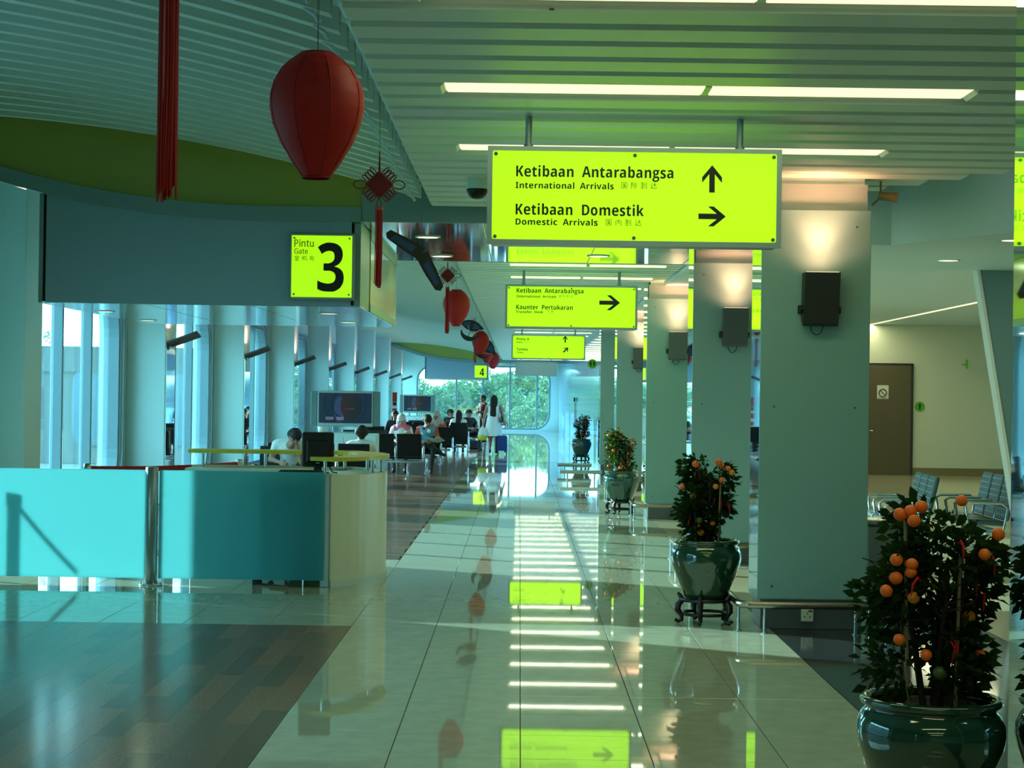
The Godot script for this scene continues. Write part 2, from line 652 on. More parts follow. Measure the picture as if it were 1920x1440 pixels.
func vy(x: float) -> float:
	var t := maxf(-x - 0.8, 0.0)
	return 3.27 + 0.30 * t - 0.033 * t * t


func slat_end(d: float) -> float:
	if d > 20.0:
		return 1.95
	return 3.5 if d < 12.7 else maxf(2.6, 3.33 - 0.55 * (d - 13.03))


func vault_slat(mb: MB, at: Vector3, w: float, h: float) -> void:
	var n := 16
	for i in n:
		var x0 := -0.84 - 4.9 * i / n
		var x1 := -0.84 - 4.9 * (i + 1) / n
		var p := [[x0, vy(x0)], [x1, vy(x1)]]
		var q := []
		for e in p:
			for k in [[0.0, -w / 2], [0.0, w / 2], [h, w / 2], [h, -w / 2]]:
				q.append(at + Vector3(e[0], e[1] + k[0], k[1]))
		var c: Vector3 = (q[0] + q[6]) / 2
		for f in [[0, 1, 5, 4], [1, 2, 6, 5], [2, 3, 7, 6], [3, 0, 4, 7]]:
			mb.out([q[f[0]], q[f[1]], q[f[2]], q[f[3]]], c)
		if i == 0:
			mb.out([q[0], q[1], q[2], q[3]], c)
		if i == n - 1:
			mb.out([q[4], q[5], q[6], q[7]], c)


func tube_light(d: float, x0: float, x1: float, which: String, wide := 0.26) -> void:
	var o := thing("ceiling_strip_light", which, "light", Vector3((x0 + x1) / 2, CEIL, -d), 0.0, "fluorescent strips across the slatted ceiling")
	var half := (x1 - x0) / 2
	var slim := wide < 0.2                                       # slim ones are fixed under a slat, wide ones fill a slat's place
	var y := -0.012 if slim else 0.025
	if not slim:
		bx(o, "tray", Vector3(0, 0.045, 0), Vector3(x1 - x0 - 0.02, 0.02, 0.30), M.slat_white)
	for s in [-1.0, 1.0]:
		part(o, "tube_diffuser", MB.new().box(Vector3(s * (half / 2 + 0.005), y, 0), Vector3(half - 0.025, 0.022, wide), 0.008).done(), M.tube_glow)
	bx(o, "joint_cover", Vector3(0, y, 0), Vector3(0.035, 0.02, wide), M.slat_white)
	area(Vector3((x0 + x1) / 2, CEIL + y - 0.015, -d), Vector3(-PI / 2, 0, 0), Vector2(x1 - x0 - 0.1, wide * 0.9), Color(0.93, 1.0, 0.80), 0.6 if slim else 0.85, "strip_light_lamp")


func ceilings() -> void:
	var ce := setting("ceiling", "white slatted ceiling over the walkway")
	span(ce, "plenum", -6.1, 12.2, 4.3, 4.4, -4.2, 90.0, M.vault_back)
	span(ce, "backing", -0.8, 12.2, 3.56, 3.62, -4.2, 90.0, M.vault_back)
	var pitch := 2.3333 / 6.0
	# front section
	var k := 0
	var d := 9.83 - 12.0 * pitch
	while d < 15.75:
		if d > 4.0:
			var e := slat_end(d)
			if k % 6 == 0:                                       # a light strip takes this slat's place; short stubs carry on at both ends
				span(ce, "slat", -0.78, -0.415, CEIL, CEIL + 0.075, d - 0.15, d + 0.15, M.slat_white, 0.02)
				span(ce, "slat", 2.335, e, CEIL, CEIL + 0.075, d - 0.15, d + 0.15, M.slat_white, 0.02)
			else:
				span(ce, "slat", -0.78, e, CEIL, CEIL + 0.075, d - 0.15, d + 0.15, M.slat_white, 0.02)
		d += pitch
		k += 1
	for j in 4:
		var td := 9.83 + 2.3333 * (j - 1)
		tube_light(td, -0.42, 2.34, ["fluorescent strip across the nearest slats, ahead of the large lantern", "fluorescent strip shining across the slats before the large lime sign", "fluorescent strip just behind the top of the large lime sign", "fluorescent strip between the large lime sign and the polished soffit"][j])
	# section beyond the gate portal
	var far := MB.new()
	d = 22.5 - 4.0 * pitch
	while d < 89.3:
		far.box(Vector3(0.585, CEIL + 0.037, -d), Vector3(2.73, 0.075, 0.30))
		d += pitch
	stuff(part(ce, "far_slats", far.done(), M.slat_white))
	for j in 28:
		var td := 22.5 + 2.3333 * j
		if td < 80.0:
			tube_light(td, -0.15, 1.75, "short fluorescent strip in the slats beyond the polished soffit", 0.05)
	span(ce, "side_soffit", 1.97, 2.95, 3.2, 3.3, 20.8, 89.5, M.white_paint)
	# overhead and behind the viewer the same slats and strips go on
	var nearby := MB.new()
	d = 9.83 - 12.0 * pitch
	k = 0
	while d > -4.0:
		if d < 4.1:
			if k % 6 == 0:
				nearby.box(Vector3(-0.615, CEIL + 0.037, -d), Vector3(0.33, 0.075, 0.30))
				nearby.box(Vector3(2.93, CEIL + 0.037, -d), Vector3(1.12, 0.075, 0.30))
			else:
				nearby.box(Vector3(1.36, CEIL + 0.037, -d), Vector3(4.28, 0.075, 0.30))
			vault_slat(nearby, V(0, 0, d), 0.10, 0.11)
		d -= pitch
		k += 1
	stuff(part(ce, "near_slats", nearby.done(), M.slat_white))
	for j in 4:
		tube_light(5.163 - 2.3333 * j, -0.42, 2.34, "fluorescent strip over the walkway before the first red tassel")

	var va := setting("ceiling_vault", "curved slatted ceiling sweeping up to the window wall")
	var sl := MB.new()
	vault_slat(sl, Vector3.ZERO, 0.10, 0.11)
	var slat_mesh := sl.done()
	var peg_mesh := MB.new().tube([Vector3(-0.96, vy(-0.96) + 0.0, 0), Vector3(-0.91, vy(-0.91) - 0.016, 0), Vector3(-0.89, vy(-0.89) - 0.04, 0)], [0.009, 0.011, 0.012], 8).done()
	d = 9.83 - 0.5 * pitch - 12.0 * pitch
	while d < 15.8:
		if d > 4.0:
			var s := part(va, "slat", slat_mesh, M.slat_vault, V(0, 0, d))
			part(s, "end_peg", peg_mesh, M.white_paint)
		d += pitch
	var fv := MB.new()
	d = 22.5 - 4.5 * pitch
	while d < 89.3:
		vault_slat(fv, V(0, 0, d), 0.10, 0.11)
		d += pitch
	stuff(part(va, "far_slats", fv.done(), M.slat_vault))
	var sheet := MB.new()
	for i in 12:
		var x0 := -0.79 - 5.2 * i / 12.0
		var x1 := -0.79 - 5.2 * (i + 1) / 12.0
		sheet.x = Transform3D.IDENTITY
		var c := Vector3((x0 + x1) / 2, (vy(x0) + vy(x1)) / 2 + 0.30, -43.0)
		var q := []
		for z in [4.2, -89.6]:
			q += [Vector3(x0, vy(x0) + 0.24, z), Vector3(x1, vy(x1) + 0.24, z), Vector3(x1, vy(x1) + 0.28, z), Vector3(x0, vy(x0) + 0.28, z)]
		for f in [[0, 1, 5, 4], [1, 2, 6, 5], [2, 3, 7, 6], [3, 0, 4, 7], [0, 1, 2, 3], [4, 5, 6, 7]]:
			sheet.out([q[f[0]], q[f[1]], q[f[2]], q[f[3]]], c)
	part(va, "backing", sheet.done(), M.vault_back)


func band_top(x: float) -> float:
	var t := maxf(-x - 2.2, 0.0)
	return 3.25 + 0.06 * t * t


func downlight(at: Vector3, r: float, who: String, energy := 0.35, which := "") -> void:
	var o := thing("downlight", "round downlight in " + who + which, "light", at, 0.0, "round downlights in " + who)
	part(o, "rim", MB.new().lathe([Vector2(r, 0.004), Vector2(r, -0.004), Vector2(r + 0.02, -0.004), Vector2(r + 0.02, 0.004)], 20).done(), M.white_paint)
	part(o, "lamp", MB.new().lathe([Vector2(0.0, -0.003), Vector2(r, -0.003), Vector2(r, 0.004), Vector2(0.0, 0.004)], 20, Vector3.ZERO, false).done(), M.lamp_glow)
	area(at + Vector3(0, -0.02, 0), Vector3(-PI / 2, 0, 0), Vector2(r * 1.7, r * 1.7), Color(0.95, 1.0, 0.78), energy, "downlight_lamp")


func portal(d0: float, number: String) -> void:
	var n := "three" if number == "3" else "four"
	var po := setting("wall_gate_" + n, "blue-grey bulkhead over gate " + number)
	var dep := 4.6
	var near := number == "3"
	# soffit across the walkway, polished panels
	for i in 4:
		for k in 3:
			var x0 := -1.38 + 1.05 * i
			span(po, "soffit_panel", x0 + 0.004, x0 + 1.046, 3.13, 3.145, d0 + dep * k / 3.0 + 0.004, d0 + dep * (k + 1) / 3.0 - 0.004, M.soffit, 0.002)
	span(po, "core", -1.38, 2.82, 3.146, 3.55, d0 + 0.04, d0 + dep - 0.02, M.fascia_band)
	span(po, "fascia", -1.38, 2.82, 3.128, 3.40, d0, d0 + 0.04, M.fascia_band, 0.004)
	span(po, "back_fascia", -1.38, 2.82, 3.128, 3.55, d0 + dep - 0.02, d0 + dep, M.white_paint)
	# curved band over the gate box
	var band := PackedVector2Array()
	var lens := PackedVector2Array()
	var n_pts := 24
	for i in n_pts + 1:
		var x := -1.38 - 4.4 * i / n_pts
		band.append(Vector2(x, band_top(x)))
	for i in range(n_pts, -1, -1):
		var x := -1.38 - 4.4 * i / n_pts
		band.append(Vector2(x, band_top(x) - 0.13))
	part(po, "curved_band", MB.new().prism(band, -d0 - 0.35, -d0 + 0.02).done(), M.fascia_band)
	for i in n_pts + 1:
		var x := -0.8 - 4.98 * i / n_pts
		lens.append(Vector2(x, band_top(x) - 0.05))
	for i in range(n_pts, -1, -1):
		var x := -0.8 - 4.98 * i / n_pts
		lens.append(Vector2(x, vy(x) + 0.26))
	part(po, "olive_infill", MB.new().prism(lens, -d0 - 0.30, -d0 - 0.03).done(), M.olive_panel)
	# gate box
	var face := PackedVector2Array([Vector2(-4.08, 2.4), Vector2(-1.46, 2.4)])
	for i in 13:
		var x := -1.46 - 2.62 * i / 12.0
		face.append(Vector2(x, band_top(x) - 0.09))
	part(po, "gate_face", MB.new().prism(face, -d0 - 0.04, -d0).done(), M.fascia)
	for e in [[-4.14, -4.105, M.fascia_band], [-4.105, -4.082, M.seam], [-1.458, -1.435, M.seam], [-1.435, -1.38, M.fascia_band]]:
		var front: float = 0.02 if e[2] == M.seam else 0.0
		span(po, "gate_jamb", e[0], e[1], 2.4, band_top(e[0]) - 0.14, d0 + front, d0 + 0.06, e[2])
	span(po, "gate_core", -4.13, -1.40, 2.42, 3.12, d0 + 0.05, d0 + dep - 0.1, M.fascia_band)
	span(po, "gate_core_top", -4.13, -1.40, 3.12, 3.5, d0 + 0.36, d0 + dep - 0.1, M.fascia_band)
	for i in 3:
		for k in 4:
			var x0 := -4.14 + 0.92 * i
			span(po, "gate_soffit_panel", x0 + 0.004, x0 + 0.916, 2.395, 2.41, d0 + dep * k / 4.0 + 0.004, d0 + dep * (k + 1) / 4.0 - 0.004, M.soffit_enamel, 0.002)
	span(po, "gate_back", -4.14, -1.38, 2.4, 3.55, d0 + dep - 0.1, d0 + dep, M.white_paint)
	# end of the gate box towards the walkway
	span(po, "end_panel", -1.40, -1.385, 2.41, 3.13, d0 + 0.06, d0 + 1.0, M.fascia_band)
	span(po, "olive_end_panel", -1.40, -1.378, 2.47, 3.06, d0 + 1.05, d0 + dep - 0.12, M.olive_panel, 0.003)
	span(po, "end_frame", -1.40, -1.37, 3.06, 3.13, d0 + 1.0, d0 + dep, M.aluminium)
	span(po, "end_frame", -1.40, -1.37, 2.40, 2.47, d0 + 1.0, d0 + dep, M.aluminium)
	var soffit_name := "the polished soffit beside gate %s" % n
	for e in [[-3.9, 1.5, ", window side, front row"], [-3.9, 3.5, ", window side, back row"], [-1.78, 1.3, ", walkway side, front row"], [-1.78, 3.3, ", walkway side, back row"]]:
		downlight(V(e[0], 2.393, d0 + e[1]), 0.075, "the gate %s box underside" % n, 0.15, e[2])
	for e in [[-0.88, 1.45, ", lantern side, front row"], [-0.85, 3.8, ", lantern side, back row"], [0.8, 1.45, ", pillar side, front row"], [0.8, 3.5, ", pillar side, back row"]]:
		downlight(V(e[0], 3.126, d0 + e[1]), 0.10, soffit_name, 0.3, e[2])
	# illuminated number sign
	var sg := thing("gate_number_sign", "lime gate sign with black numeral %s on the bulkhead %s" % [n, "over the curved counter" if near else "at the far end"], "sign", V(-1.705, 2.735, d0), 0.0)
	bx(sg, "housing", Vector3(0, 0, 0.035), Vector3(0.565, 0.575, 0.07), M.aluminium, 0.012)
	bx(sg, "lit_sign_face", Vector3(0, 0, 0.072), Vector3(0.515, 0.525, 0.006), M.sign_lime)
	for sx in [-1, 1]:
		for sy in [-1, 1]:
			part(sg, "screw", MB.new().tube([Vector3(0.235 * sx, 0.24 * sy, 0.074), Vector3(0.235 * sx, 0.24 * sy, 0.083)], 0.009, 10).done(), M.steel_brushed)
	if near:
		lettering(sg, "Pintu", Vector3(-0.235, 0.165, 0.076), 0.165, 0.062, false)
		lettering(sg, "Gate", Vector3(-0.235, 0.105, 0.076), 0.115, 0.045, false)
		for i in 3:
			glyph(sg, "登机处"[i], Vector3(-0.235 + 0.064 * i, 0.045, 0.076), 0.046, M.sign_olive)
		lettering(sg, "3", Vector3(-0.035, -0.215, 0.076), 0.225, 0.41, true)
	else:
		lettering(sg, "4", Vector3(-0.05, -0.19, 0.076), 0.2, 0.34, true)
	area(V(-1.705, 2.735, d0 - 0.09), Vector3(0, PI, 0), Vector2(0.5, 0.5), Color(0.72, 1.0, 0.15), 0.04, "gate_sign_lamp")
	if near:
		var st := thing("slot_light", "short thin light strip beside the gate bulkhead", "light", Vector3.ZERO)
		var a := P(9, 340, 16.35)
		var b := P(47, 352, 16.05)
		part(st, "lamp_tube", MB.new().tube([a, b], 0.012, 8).done(), M.lamp_glow)
		part(st, "holder", MB.new().tube([a + Vector3(0, 0.025, 0), b + Vector3(0.02, 0.025, 0)], 0.014, 8).done(), M.fascia_band)


func lobby() -> void:
	var lo := setting("ceiling_lobby", "lower grey ceiling of the side lobby")
	var line := [Vector2(2.62, 14.97), Vector2(2.97, 14.97), Vector2(4.6, 11.75), Vector2(8.0, 5.0)]
	for i in 3:
		var a: Vector2 = line[i]
		var b: Vector2 = line[i + 1]
		var mid := (a + b) / 2
		var mb := MB.new()
		mb.x = Transform3D(Basis(Vector3.UP, atan2((b - a).y, (b - a).x)), Vector3(mid.x, 3.24, -mid.y))
		mb.box(Vector3.ZERO, Vector3(a.distance_to(b) + 0.02, 0.68, 0.06))
		part(lo, "fascia", mb.done(), M.wall_white)
	var sof := MB.new()
	sof.x = Transform3D(Basis(Vector3.RIGHT, -PI / 2), Vector3.ZERO)     # prism x,y -> x,-z
	sof.prism(PackedVector2Array([line[0], line[1], line[2], line[3], Vector2(12.2, 5.0), Vector2(12.2, 17.6), Vector2(2.62, 17.6)]), 2.9, 2.98)
	part(lo, "soffit", sof.done(), M.white_paint)
	span(lo, "upstand", 2.62, 12.2, 2.9, 3.5, 17.55, 17.65, M.white_paint)
	span(lo, "upper_soffit", 2.6, 12.2, 3.42, 3.5, 17.6, 43.0, M.white_paint)
	span(lo, "edge_beam", 2.6, 2.75, 3.0, 3.5, 17.65, 43.0, M.white_paint)
	downlight(V(3.75, 2.895, 14.3), 0.085, "the lobby soffit", 0.4, " close to the bullet camera")
	downlight(V(3.74, 2.895, 16.4), 0.085, "the lobby soffit", 0.4, " close to the slanted partition")
	downlight(V(5.6, 2.895, 14.8), 0.085, "the lobby soffit", 0.4, " hidden behind the mirror sided pillar")
	var ls := thing("linear_ceiling_light", "long thin light line along the lobby ceiling", "light", V(7.95, 3.415, 36.0))
	bx(ls, "trim", Vector3(0, 0.0, 0), Vector3(0.16, 0.012, 13.2), M.white_paint)
	bx(ls, "light_line", Vector3(0, -0.006, 0), Vector3(0.1, 0.006, 13.0), M.tube_glow)
	area(V(7.95, 3.39, 36.0), Vector3(-PI / 2, 0, 0), Vector2(0.1, 13.0), Color(1.0, 1.0, 0.82), 8.0, "linear_light_lamp")
	area(V(9.8, 3.39, 27.0), Vector3(-PI / 2, 0, 0), Vector2(0.1, 9.0), Color(1.0, 1.0, 0.82), 5.0, "linear_light_lamp")
	var l2 := thing("linear_ceiling_light", "second thin light line deeper in the lobby", "light", V(9.8, 3.415, 27.0))
	bx(l2, "trim", Vector3(0, 0.0, 0), Vector3(0.16, 0.012, 9.2), M.white_paint)
	bx(l2, "light_line", Vector3(0, -0.006, 0), Vector3(0.1, 0.006, 9.0), M.tube_glow)
	var wb := setting("wall_lobby", "cream rear wall of the lobby")
	span(wb, "panel", 1.9, 12.2, 0.0, 3.5, 42.5, 42.8, M.wall_beige)
	span(wb, "skirting", 1.9, 12.2, 0.0, 0.17, 42.45, 42.5, M.skirting, 0.004)
	var ws := setting("wall_right", "white outer wall of the lobby")
	span(ws, "panel", 12.0, 12.2, 0.0, 4.35, -4.2, 43.0, M.wall_white)
	# the walkway's far side wall in glossy blue panels
	var wf := setting("wall_far_right", "glossy pale blue panels along the far walkway")
	for i in 14:
		span(wf, "panel", 1.88, 2.0, 0.0, 3.3, 43.0 + 3.3 * i, 43.0 + 3.3 * i + 3.28, M.blue_panel, 0.006)
	span(wf, "core", 2.0, 2.9, 0.0, 4.3, 42.8, 89.8, M.wall_white)
	# slanted partition with a white edge
	var sp := setting("wall_slanted", "slanted grey-green partition with a bright white edge")
	var poly := PackedVector2Array([Vector2(4.31, 2.9), Vector2(4.80, 0.0), Vector2(7.5, 0.0), Vector2(7.5, 2.9)])
	part(sp, "panel", MB.new().prism(poly, -17.75, -17.6).done(), M.fascia_band)
	var edge := PackedVector2Array([Vector2(4.28, 2.9), Vector2(4.77, 0.0), Vector2(4.80, 0.0), Vector2(4.31, 2.9)])
	part(sp, "edge", MB.new().prism(edge, -17.76, -17.58).done(), M.bag_white)
	# door
	var a := P(1618, 680, 42.45)
	var b := P(1705, 890, 42.45)
	var dr := setting("door_1", "brown door in the lobby wall", Vector3((a.x + b.x) / 2, 0, -42.45))
	var w := b.x - a.x
	bx(dr, "leaf", Vector3(0, 1.24, 0.02), Vector3(w, 2.48, 0.05), M.door_brown, 0.005)
	bx(dr, "jamb", Vector3(w / 2 + 0.03, 1.26, 0.0), Vector3(0.05, 2.52, 0.08), M.dark_grey)
	bx(dr, "head", Vector3(0, 2.51, 0.0), Vector3(w + 0.1, 0.05, 0.08), M.dark_grey)
	part(dr, "handle", MB.new().tube([Vector3(-w / 2 + 0.1, 1.0, 0.05), Vector3(-w / 2 + 0.1, 1.0, 0.09), Vector3(-w / 2 + 0.23, 1.0, 0.09)], 0.012, 8).done(), M.steel)
	var ns := thing("no_smoking_notice", "white square notice with a round no smoking symbol on brown door", "sign", P(1655, 735, 42.40))
	bx(ns, "card", Vector3.ZERO, Vector3(0.26, 0.31, 0.006), M.paper)
	var ring := []
	for k in 20:
		ring.append(Vector3(cos(TAU * k / 20) * 0.085, sin(TAU * k / 20) * 0.085 - 0.02, 0.006))
	part(ns, "ring", MB.new().tube(ring, 0.012, 6, false, true).done(), M.dark_grey)
	part(ns, "bar", MB.new().tube([Vector3(-0.055, 0.04, 0.006), Vector3(0.055, -0.08, 0.006)], 0.008, 6).done(), M.dark_grey)
	bx(ns, "caption", Vector3(0, -0.135, 0.002), Vector3(0.2, 0.012, 0.006), M.dark_grey)
	var ws2 := thing("round_toilet_sign", "round green sign with one black figure beside the brown door", "sign", P(1724, 762, 42.49))
	part(ws2, "disc", MB.new().tube([Vector3(0, 0, -0.01), Vector3(0, 0, 0.012)], 0.11, 24).done(), M.sign_green)
	figure_mark(ws2, Vector3(0, 0, 0.013), 0.15)
	var ex := thing("projecting_round_sign", "small green round sign projecting from the cream lobby wall", "sign", P(1810, 683, 42.2))
	part(ex, "disc", MB.new().tube([Vector3(-0.008, 0, 0.1), Vector3(0.008, 0, 0.1)], 0.11, 20).done(), M.sign_green)
	bx(ex, "bracket", Vector3(0, 0, -0.13), Vector3(0.015, 0.03, 0.34), M.steel_brushed)


func figure_mark(parent: Node, at: Vector3, h: float) -> void:
	var mb := MB.new()
	mb.x = Transform3D(Basis.IDENTITY.scaled(Vector3(h, h, h)), at)
	mb.ball(Vector3(0, 0.41, 0), Vector3(0.09, 0.09, 0.02), 10, 6)
	mb.prism(PackedVector2Array([Vector2(-0.17, 0.3), Vector2(-0.17, -0.05), Vector2(-0.1, -0.05), Vector2(-0.1, -0.5), Vector2(0.1, -0.5), Vector2(0.1, -0.05), Vector2(0.17, -0.05), Vector2(0.17, 0.3)]), 0.0, 0.02)
	part(parent, "figure_symbol", mb.done(), M.sign_black)


func leaf_cloud(mb: MB, r: RandomNumberGenerator, c: Vector3, rad: Vector3, n: int, size: float) -> void:
	for k in n:
		var v := Vector3(r.randf_range(-1, 1), r.randf_range(-1, 1), r.randf_range(-1, 1))
		while v.length() > 1.0:
			v = Vector3(r.randf_range(-1, 1), r.randf_range(-1, 1), r.randf_range(-1, 1))
		v = v.normalized() * pow(v.length(), 0.4)
		var p := c + v * rad
		var b := Basis.from_euler(Vector3(r.randf() * TAU, r.randf() * TAU, r.randf() * TAU))
		var s := size * r.randf_range(0.6, 1.3)
		mb.tri(p + b * Vector3(-s, 0, 0), p + b * Vector3(0, -s * 0.5, s * 0.1), p + b * Vector3(s, 0, 0))
		mb.tri(p + b * Vector3(-s, 0, 0), p + b * Vector3(s, 0, 0), p + b * Vector3(0, s * 0.5, s * 0.1))


func outside() -> void:
	var gr := setting("ground", "pale concrete apron outside")
	span(gr, "apron", -160.0, 120.0, -0.5, -0.15, -120.0, 260.0, M.apron)
	# concrete block across the apron, seen through the near windows
	var an := thing("concrete_annex", "low stained concrete building outside the window wall", "building", V(-14.0, -0.15, 46.0))
	bx(an, "wall", Vector3(0, 1.45, -1.5), Vector3(15.0, 2.9, 3.0), M.concrete, 0.02)
	bx(an, "cornice", Vector3(0, 2.32, 0.04), Vector3(15.0, 0.1, 0.1), M.concrete)
	for i in 6:
		var rr := PackedVector2Array()
		var w := 0.85
		for k in 28:
			var ang := TAU * k / 28
			rr.append(Vector2(signf(cos(ang)) * pow(absf(cos(ang)), 0.5) * w / 2, signf(sin(ang)) * pow(absf(sin(ang)), 0.5) * 0.95))
		var wn := part(an, "dark_window", MB.new().prism(rr, 0.0, 0.05).done(), M.annex_glass, Vector3(-4.6 + 2.0 * i, 1.4, 0.01))
		wn.set_meta("label", "dark rounded window")
	# taller block farther off keeps the low sun from the nearest bays
	var tb := thing("terminal_block", "tall concrete block beyond the apron beside the nearest windows", "building", V(-30.0, -0.15, 7.0))
	bx(tb, "wall", Vector3(0, 4.1, 0), Vector3(10.0, 8.2, 35.0), M.concrete, 0.05)
	bx(tb, "parapet", Vector3(0, 8.3, 0), Vector3(10.3, 0.3, 35.3), M.concrete, 0.03)
	for i in 5:
		bx(tb, "window_band", Vector3(5.02, 4.5, -13.0 + 6.5 * i), Vector3(0.06, 1.4, 5.0), M.annex_glass)
	var r := RandomNumberGenerator.new()
	r.seed = 33
	# shrub tuft on the annex roof
	var tf := thing("roof_shrub", "small wispy shrub growing on the concrete building's roof", "plant", V(-11.45, 2.75, 45.6))
	var tm := MB.new()
	leaf_cloud(tm, r, Vector3(0, 0.2, 0), Vector3(0.22, 0.16, 0.2), 60, 0.05)
	stuff(part(tf, "foliage", tm.done(), M.tree_leaf_1))
	part(tf, "stem", MB.new().tube([Vector3(0, 0, 0), Vector3(0.02, 0.25, 0)], 0.01, 6).done(), M.trunk)
	# trees beyond the end window
	var spots := [
		[-9.5, 112, 2.6, 2.2, 1, "bluish tree at the end of the row beyond the end window"], [-5.6, 118, 3.0, 2.4, 0, "hazy tree between two others behind the bright bush"],
		[-2.0, 122, 3.3, 2.6, 1, "dark green tree directly behind the bright bush"], [2.0, 116, 3.2, 2.4, 0, "broad tree filling the end window beside the mullion"],
		[5.2, 121, 3.4, 2.6, 1, "tree at the far end of the row next to the blue wall"], [0.2, 130, 3.6, 2.6, 0, "tree standing farther back behind the row"],
		[-3.6, 101, 2.3, 1.7, 2, "bright sunlit green bush outside the end window"], [1.6, 104, 2.0, 2.2, 1, "low dark bush below the trees, next to the blue wall"], [-0.6, 109, 2.2, 1.9, 1, "low dark bush between the bright bush and the blue wall"], [-8.0, 105, 2.0, 1.8, 1, "low dark bush beside the bright bush, away from the blue wall"]]
	for s in spots:
		var o := thing("bush" if s[2] < 3.0 else "tree", s[5], "bush" if s[2] < 3.0 else "tree", V(s[0], -0.15, s[1]), 0.0, "trees outside the end window")
		var h: float = s[2]
		var w: float = s[3]
		var mb := MB.new()
		for k in (8 if s[2] < 3.0 else 20):
			var c := Vector3(r.randf_range(-0.7, 0.7) * w, h * r.randf_range(0.12 if h < 3.0 else 0.2, 0.82), r.randf_range(-0.5, 0.5) * w)
			leaf_cloud(mb, r, c, Vector3(0.42, 0.36, 0.42) * w * r.randf_range(0.7, 1.1), 420, 0.17 if h > 3.0 else 0.12)
		stuff(part(o, "foliage", mb.done(), M["tree_leaf_%d" % s[4]]))
		var tr := MB.new()
		tr.tube([Vector3(0, 0, 0), Vector3(0.1, h * 0.4, 0), Vector3(0.0, h * 0.8, 0.1)], [0.18, 0.14, 0.05], 8)
		for k in 4:
			var a := r.randf() * TAU
			tr.tube([Vector3(0.08, h * 0.35, 0), Vector3(cos(a) * w * 0.5, h * 0.65, sin(a) * w * 0.4)], [0.09, 0.03], 6)
		part(o, "trunk", tr.done(), M.trunk)


func pillars() -> void:
	var names := [[6.0, 0.57, "teal glass pillar with mirror side beside the nearest orange tree pot"], [13.49, 0.5, "teal glass pillar with wall uplight and power socket in its plinth"], [18.8, 0.52, "teal glass pillar directly behind the socket pillar"], [25.6, 0.7, "teal glass pillar beside the third orange tree"], [33.5, 0.7, "slim looking pale teal pillar between two other pillars"], [40.2, 0.8, "pale end pillar of the row with round toilet sign"]]
	for k in names.size():
		var e: Array = names[k]
		var d: float = e[0]
		var dep: float = e[1]
		var p := thing("pillar", e[2], "pillar", V(2.12, 0, d), 0.0, "pillars along the walkway")
		bx(p, "core", Vector3(0, 1.71, -dep / 2), Vector3(0.74, 3.0, dep), M.pillar_core)
		bx(p, "plinth", Vector3(0, 0.105, -dep / 2 - 0.005), Vector3(0.73, 0.21, dep - 0.01), M.plinth, 0.004)
		bx(p, "front_glass", Vector3(0, 1.62, 0.02), Vector3(0.785, 2.8, 0.025), M.pillar_glass, 0.003)
		bx(p, "side_mirror", Vector3(-0.385, 1.73, -dep / 2 + 0.005), Vector3(0.012, 3.02, dep + 0.02), M.mirror)
		bx(p, "head", Vector3(0, 3.24, -dep / 2 + 0.0), Vector3(0.70, 0.2, dep - 0.02), M.white_paint)
		for y in [0.31, 1.6, 2.9]:
			for s in [-1, 1]:
				part(p, "screw", MB.new().tube([Vector3(0.29 * s, y, 0.033), Vector3(0.29 * s, y, 0.038)], 0.008, 8).done(), M.plinth)
		if k in [1, 2, 3, 4]:
			rail(d, dep, ["beside the nearest pot", "around the socket pillar", "behind the second pot", "around the pillar by the third orange tree", "around the slim pale pillar"][k])
		if k < 5:
			uplight(d, ["mirror sided", "first", "second", "third", "slim"][k], k)
	# low guard rails standing out into the walkway
	for e in [[37.3, 0.82, 1.66, "low steel guard rail closer to the third orange tree"], [41.2, 0.85, 1.60, "low steel guard rail closer to the fourth orange tree"]]:
		var g := thing("guard_rail", e[3], "rail", V(0, 0, e[0]), 0.0, "low steel guard rails")
		part(g, "bar", MB.new().tube([Vector3(e[1], 0.17, 0), Vector3(e[2], 0.17, 0)], 0.04, 10).done(), M.aluminium)
		for x in [e[1] + 0.15, e[2] - 0.15]:
			part(g, "post", MB.new().tube([Vector3(x, 0, 0), Vector3(x, 0.15, 0)], 0.018, 8).done(), M.steel)
	# socket
	var so := thing("power_socket", "white double power socket low on the pillar plinth", "socket", P(1513, 1153, 13.485))
	bx(so, "plate", Vector3.ZERO, Vector3(0.088, 0.088, 0.012), M.paper, 0.003)
	for s in [-1, 1]:
		bx(so, "pin_hole", Vector3(0.02 * s, -0.01, 0.006), Vector3(0.007, 0.012, 0.003), M.dark_grey)
	bx(so, "pin_hole", Vector3(0.0, 0.015, 0.006), Vector3(0.006, 0.014, 0.003), M.dark_grey)
	bx(so, "switch", Vector3(0.022, 0.032, 0.007), Vector3(0.03, 0.01, 0.006), M.dark_grey)
	# round toilet sign on the last pillar
	var ts := thing("round_toilet_sign", "round green sign with two black figures on the end pillar", "sign", P(1111, 682, 40.35))
	part(ts, "disc", MB.new().tube([Vector3(0, 0, -0.01), Vector3(0, 0, 0.01)], 0.1, 24).done(), M.sign_green)
	bx(ts, "bracket", Vector3(0.135, 0, 0), Vector3(0.12, 0.03, 0.012), M.steel_brushed)
	for s in [-1, 1]:
		figure_mark(ts, Vector3(0.035 * s, 0, 0.011), 0.12)
	# fire notice on the blue wall
	var fb := thing("fire_alarm_strip", "narrow red strip with black box on the pale blue wall", "alarm", P(1070, 770, 63.0) * Vector3(0, 1, 1) + Vector3(1.86, 0, 0))
	bx(fb, "strip", Vector3(0, -0.1, 0), Vector3(0.02, 0.8, 0.06), M.knot_red, 0.004)
	bx(fb, "call_box", Vector3(-0.02, 0.38, 0), Vector3(0.06, 0.14, 0.14), M.black_plastic, 0.006)


